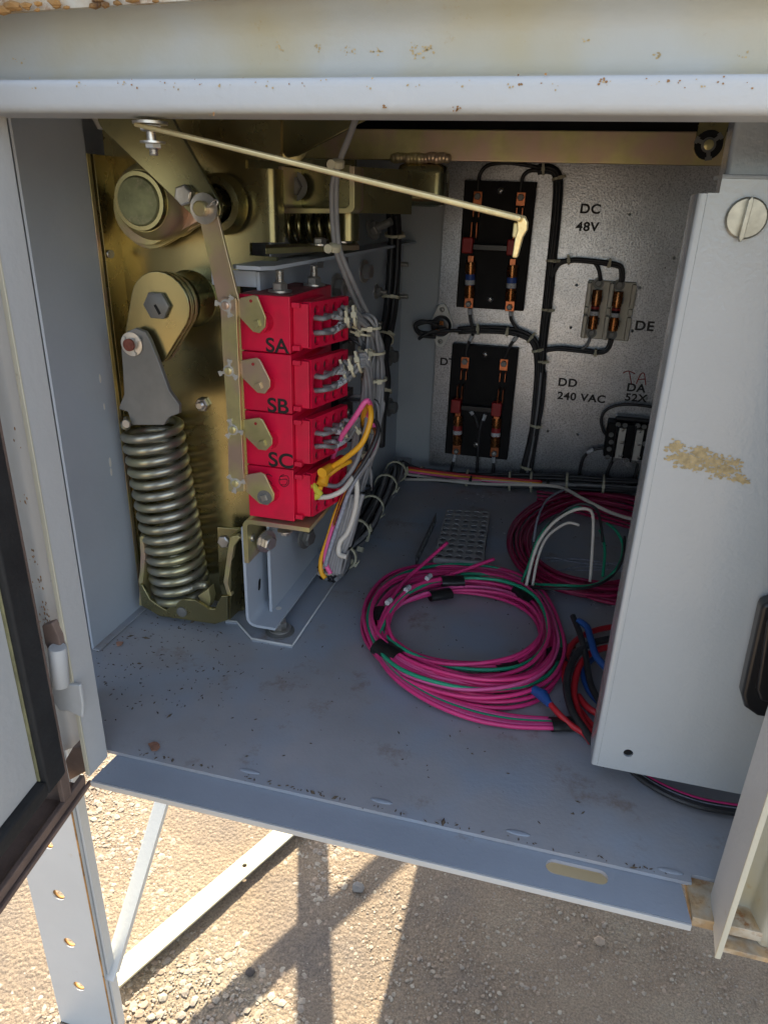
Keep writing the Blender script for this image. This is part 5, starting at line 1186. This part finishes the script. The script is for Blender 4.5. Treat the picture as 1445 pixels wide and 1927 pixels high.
hoop([(980, 1105, .715), (1050, 1108, .69), (1110, 1105, .70), (1150, 1085, .73), (1172, 1050, .75), (1175, 1010, .78)], 'wdark')
hoop([(1004, 1020, .80), (1012, 975, .83), (1030, 940, .88), (1060, 922, .92)], 'stripe', .0019)
for dy in (0, 22):
    hoop([(1005, 1055 + dy, None), (1040, 1050 + dy, None), (1080, 1058 + dy * .7, None), (1120, 1062 + dy * .5, None), (1180, 1058 + dy * .5, None)], 'stripe', .0018)
    hoop([(1005, 1058 + dy, None), (1040, 1056 + dy, None), (1080, 1052 + dy * .7, None), (1120, 1056 + dy * .5, None), (1180, 1066 + dy * .5, None)], 'stripe', .0018)
# cables at lower right
rc = thing('thick_cables', 'red, blue and black cables curling out beside the cover panel', 'cables', VZ(1100, 1290, 0))
def cb2(pts, m_, r=.0030): wire(rc, [VZ(x, y, z) for x, y, z in pts], r, m_, sub=7, n=10)
cb2([(1160, 1178, .012), (1110, 1190, .012), (1075, 1215, .012), (1062, 1262, .010), (1072, 1310, .008), (1100, 1350, .006), (1130, 1385, .006)], 'redw')
cb2([(1165, 1215, .018), (1120, 1225, .018), (1092, 1250, .018), (1080, 1300, .014), (1092, 1350, .010), (1120, 1390, .008)], 'redw')
cb2([(1160, 1200, .024), (1110, 1212, .024), (1080, 1240, .022), (1066, 1285, .018), (1075, 1335, .014), (1100, 1375, .010), (1118, 1400, .008)], 'wdark', .0034)
cb2([(1088, 1168, .030), (1104, 1180, .030), (1112, 1205, .028), (1122, 1235, .024), (1145, 1262, .020)], 'blue', .0034)
cb2([(1078, 1160, .028), (1092, 1195, .026), (1102, 1235, .022), (1112, 1290, .014), (1140, 1340, .010)], 'wdark', .0030)
cb2([(1120, 1235, .010), (1098, 1262, .010), (1108, 1300, .008), (1140, 1335, .006)], 'blue', .0028)
cb2([(1088, 1310, .010), (1110, 1335, .010), (1150, 1355, .008)], 'redw')
cb2([(1030, 1318, .016), (1050, 1342, .014), (1075, 1365, .010), (1100, 1382, .008), (1112, 1398, .006)], 'redw', .0026)
obj('blue_splice', *join(cyl(VZ(1004, 1298, .016), VZ(1020, 1308, .016), .0042, 12, .0055), cyl(VZ(1020, 1308, .016), VZ(1034, 1326, .016), .0055, 12, .0030)), 'blue', rc, smooth=.5)
fw = thing('wires_under_cover', 'black and pink wires running out beneath the cover panel', 'wires', VZ(1300, 1500, 0))
for i, (m_, dy) in enumerate((('wdark', 0), ('wdark', 5), ('pink', -4), ('wdark', 9), ('stripe', 3))):
    wire(fw, [VZ(x, y + dy * f_, .006) for x, y, f_ in ((1160, 1420, .4), (1200, 1455, .8), (1250, 1485, 1), (1310, 1508, 1), (1370, 1520, 1), (1440, 1528, 1))], .0021, m_)
# debris: chips and crumbs on the floor
ch = [(290, 1404, .004), (293, 1410, .0035), (225, 1212, .003), (536, 1300 , .001), (630, 1296, .0012), (598, 1246, .0015), (330, 1180, .002), (1075, 1218, .0045), (245, 1158, .002), (395, 1205, .0018), (190, 1245, .0015), (750, 1052, .0022), (640, 1148, .0012), (512, 1330, .001), (862, 1190, .001), (905, 1140, .0012)]
rnd = random.Random(3)
for i, (x, y, s) in enumerate(ch):
    if s < .0029: continue
    p = VZ(x, y, .0012); vs = [p + Vector((math.cos(a) * s * rnd.uniform(.6, 1.5), math.sin(a) * s * rnd.uniform(.6, 1.2), rnd.uniform(-.0005, .0015))) for a in [k * PI / 4 for k in range(8)]]
    o = obj('dry_flake', vs, [tuple(range(8))], 'leaf', None, sol=.0005)
    tag(o, ('reddish dry flake at front left of floor', 'small dry flake touching the front left flake', 'tan flake near foot of the liner plate', 'crumpled tan flake beside the red cables')[i if i < 3 else 3], 'debris')
cv, cf = [], []
for k in range(650):
    r_ = rnd.random()
    if r_ < .45: x, y = rnd.gauss(-.33, .05), rnd.uniform(.42, .56)
    else: x, y = rnd.uniform(-.38, .12), rnd.uniform(.39, 1.0)
    if k > 560: x = rnd.uniform(-.30, .12); y = .3765 + (x + .3) * -.004 + rnd.gauss(0, .0012)
    s = rnd.uniform(.0003, .0010) * (1 + (rnd.random() < .04) * 1.5); n0 = len(cv)
    a = rnd.uniform(0, 6.28); e = rnd.uniform(1, 2.5)
    for px_, py_, pz_ in ((-e, 0, 0), (0, -.7, 0), (e, 0, 0), (0, .7, 0), (0, 0, .9)):
        cv.append((x + (px_ * math.cos(a) - py_ * math.sin(a)) * s, y + (px_ * math.sin(a) + py_ * math.cos(a)) * s, .0002 + pz_ * s))
    cf += [(n0, n0 + 1, n0 + 4), (n0 + 1, n0 + 2, n0 + 4), (n0 + 2, n0 + 3, n0 + 4), (n0 + 3, n0, n0 + 4)]
M['crumb'] = mat('dirt_crumb', (.10, .075, .05), .9, var=.4, vscale=300)
sv_, sf_ = [], []
for (x, y, k_) in ((1035, 1112, 16), (1120, 1128, 8), (905, 935, 14), (930, 1000, 3), (885, 948, 6), (1150, 1140, 6)):
    for q_ in range(k_):
        p = VZ(x + rnd.gauss(0, 12), y + rnd.gauss(0, 6), rnd.uniform(.0005, .003)); s = rnd.uniform(.0008, .0026); a = rnd.uniform(0, 6.28); n0 = len(sv_)
        sv_ += [p + Vector((math.cos(a + t_) * s, math.sin(a + t_) * s * .5, rnd.uniform(0, .0012))) for t_ in (0, 1.6, 3.1, 4.6)]; sf_.append((n0, n0 + 1, n0 + 2, n0 + 3))
o = obj('insulation_scraps', sv_, sf_, 'paper', None, sol=.0002); tag(o, 'pale torn scraps of wire markers scattered on the floor by the coils', 'scraps'); o['kind'] = 'stuff'
o = obj('floor_crumbs', cv, cf, 'crumb', None); tag(o, 'scattered dirt crumbs over the grey cabinet floor', 'dirt'); o['kind'] = 'stuff'
# brace further back whose shadow crosses the ground
c_s = math.cos(SUN_EL) / math.sin(SUN_EL)
def up_from_shadow(x, y, X):
    """point of a member in plane X whose shadow falls at photo place (x, y)"""
    g_ = VZ(x, y, GZ); hc = (g_.x - X) / math.sin(-SUN_AZ); return Vector((X, g_.y + hc * math.cos(SUN_AZ), GZ + hc / c_s))
XA = -.56
s0, s1 = up_from_shadow(395, 1927, XA), up_from_shadow(766, 1595, XA)
e_ = (s1 - s0).normalized(); bar3(b3, 'flange', s0 - e_ * .1, s1 + e_ * .4, .052, .005, 'frame', Vector((1, 0, 0)).cross(e_))

# =================================================================== bake thickness and bevels so that edges stay crisp
dg = bpy.context.evaluated_depsgraph_get()
for o, bv in BAKE:
    me = bpy.data.meshes.new_from_object(o.evaluated_get(dg)); me.name = o.name
    if not bv: me.set_sharp_from_angle(angle=math.radians(38))
    o['_new'] = 1; BAKED = me; o.modifiers.clear(); old = o.data; o.data = me; del o['_new']
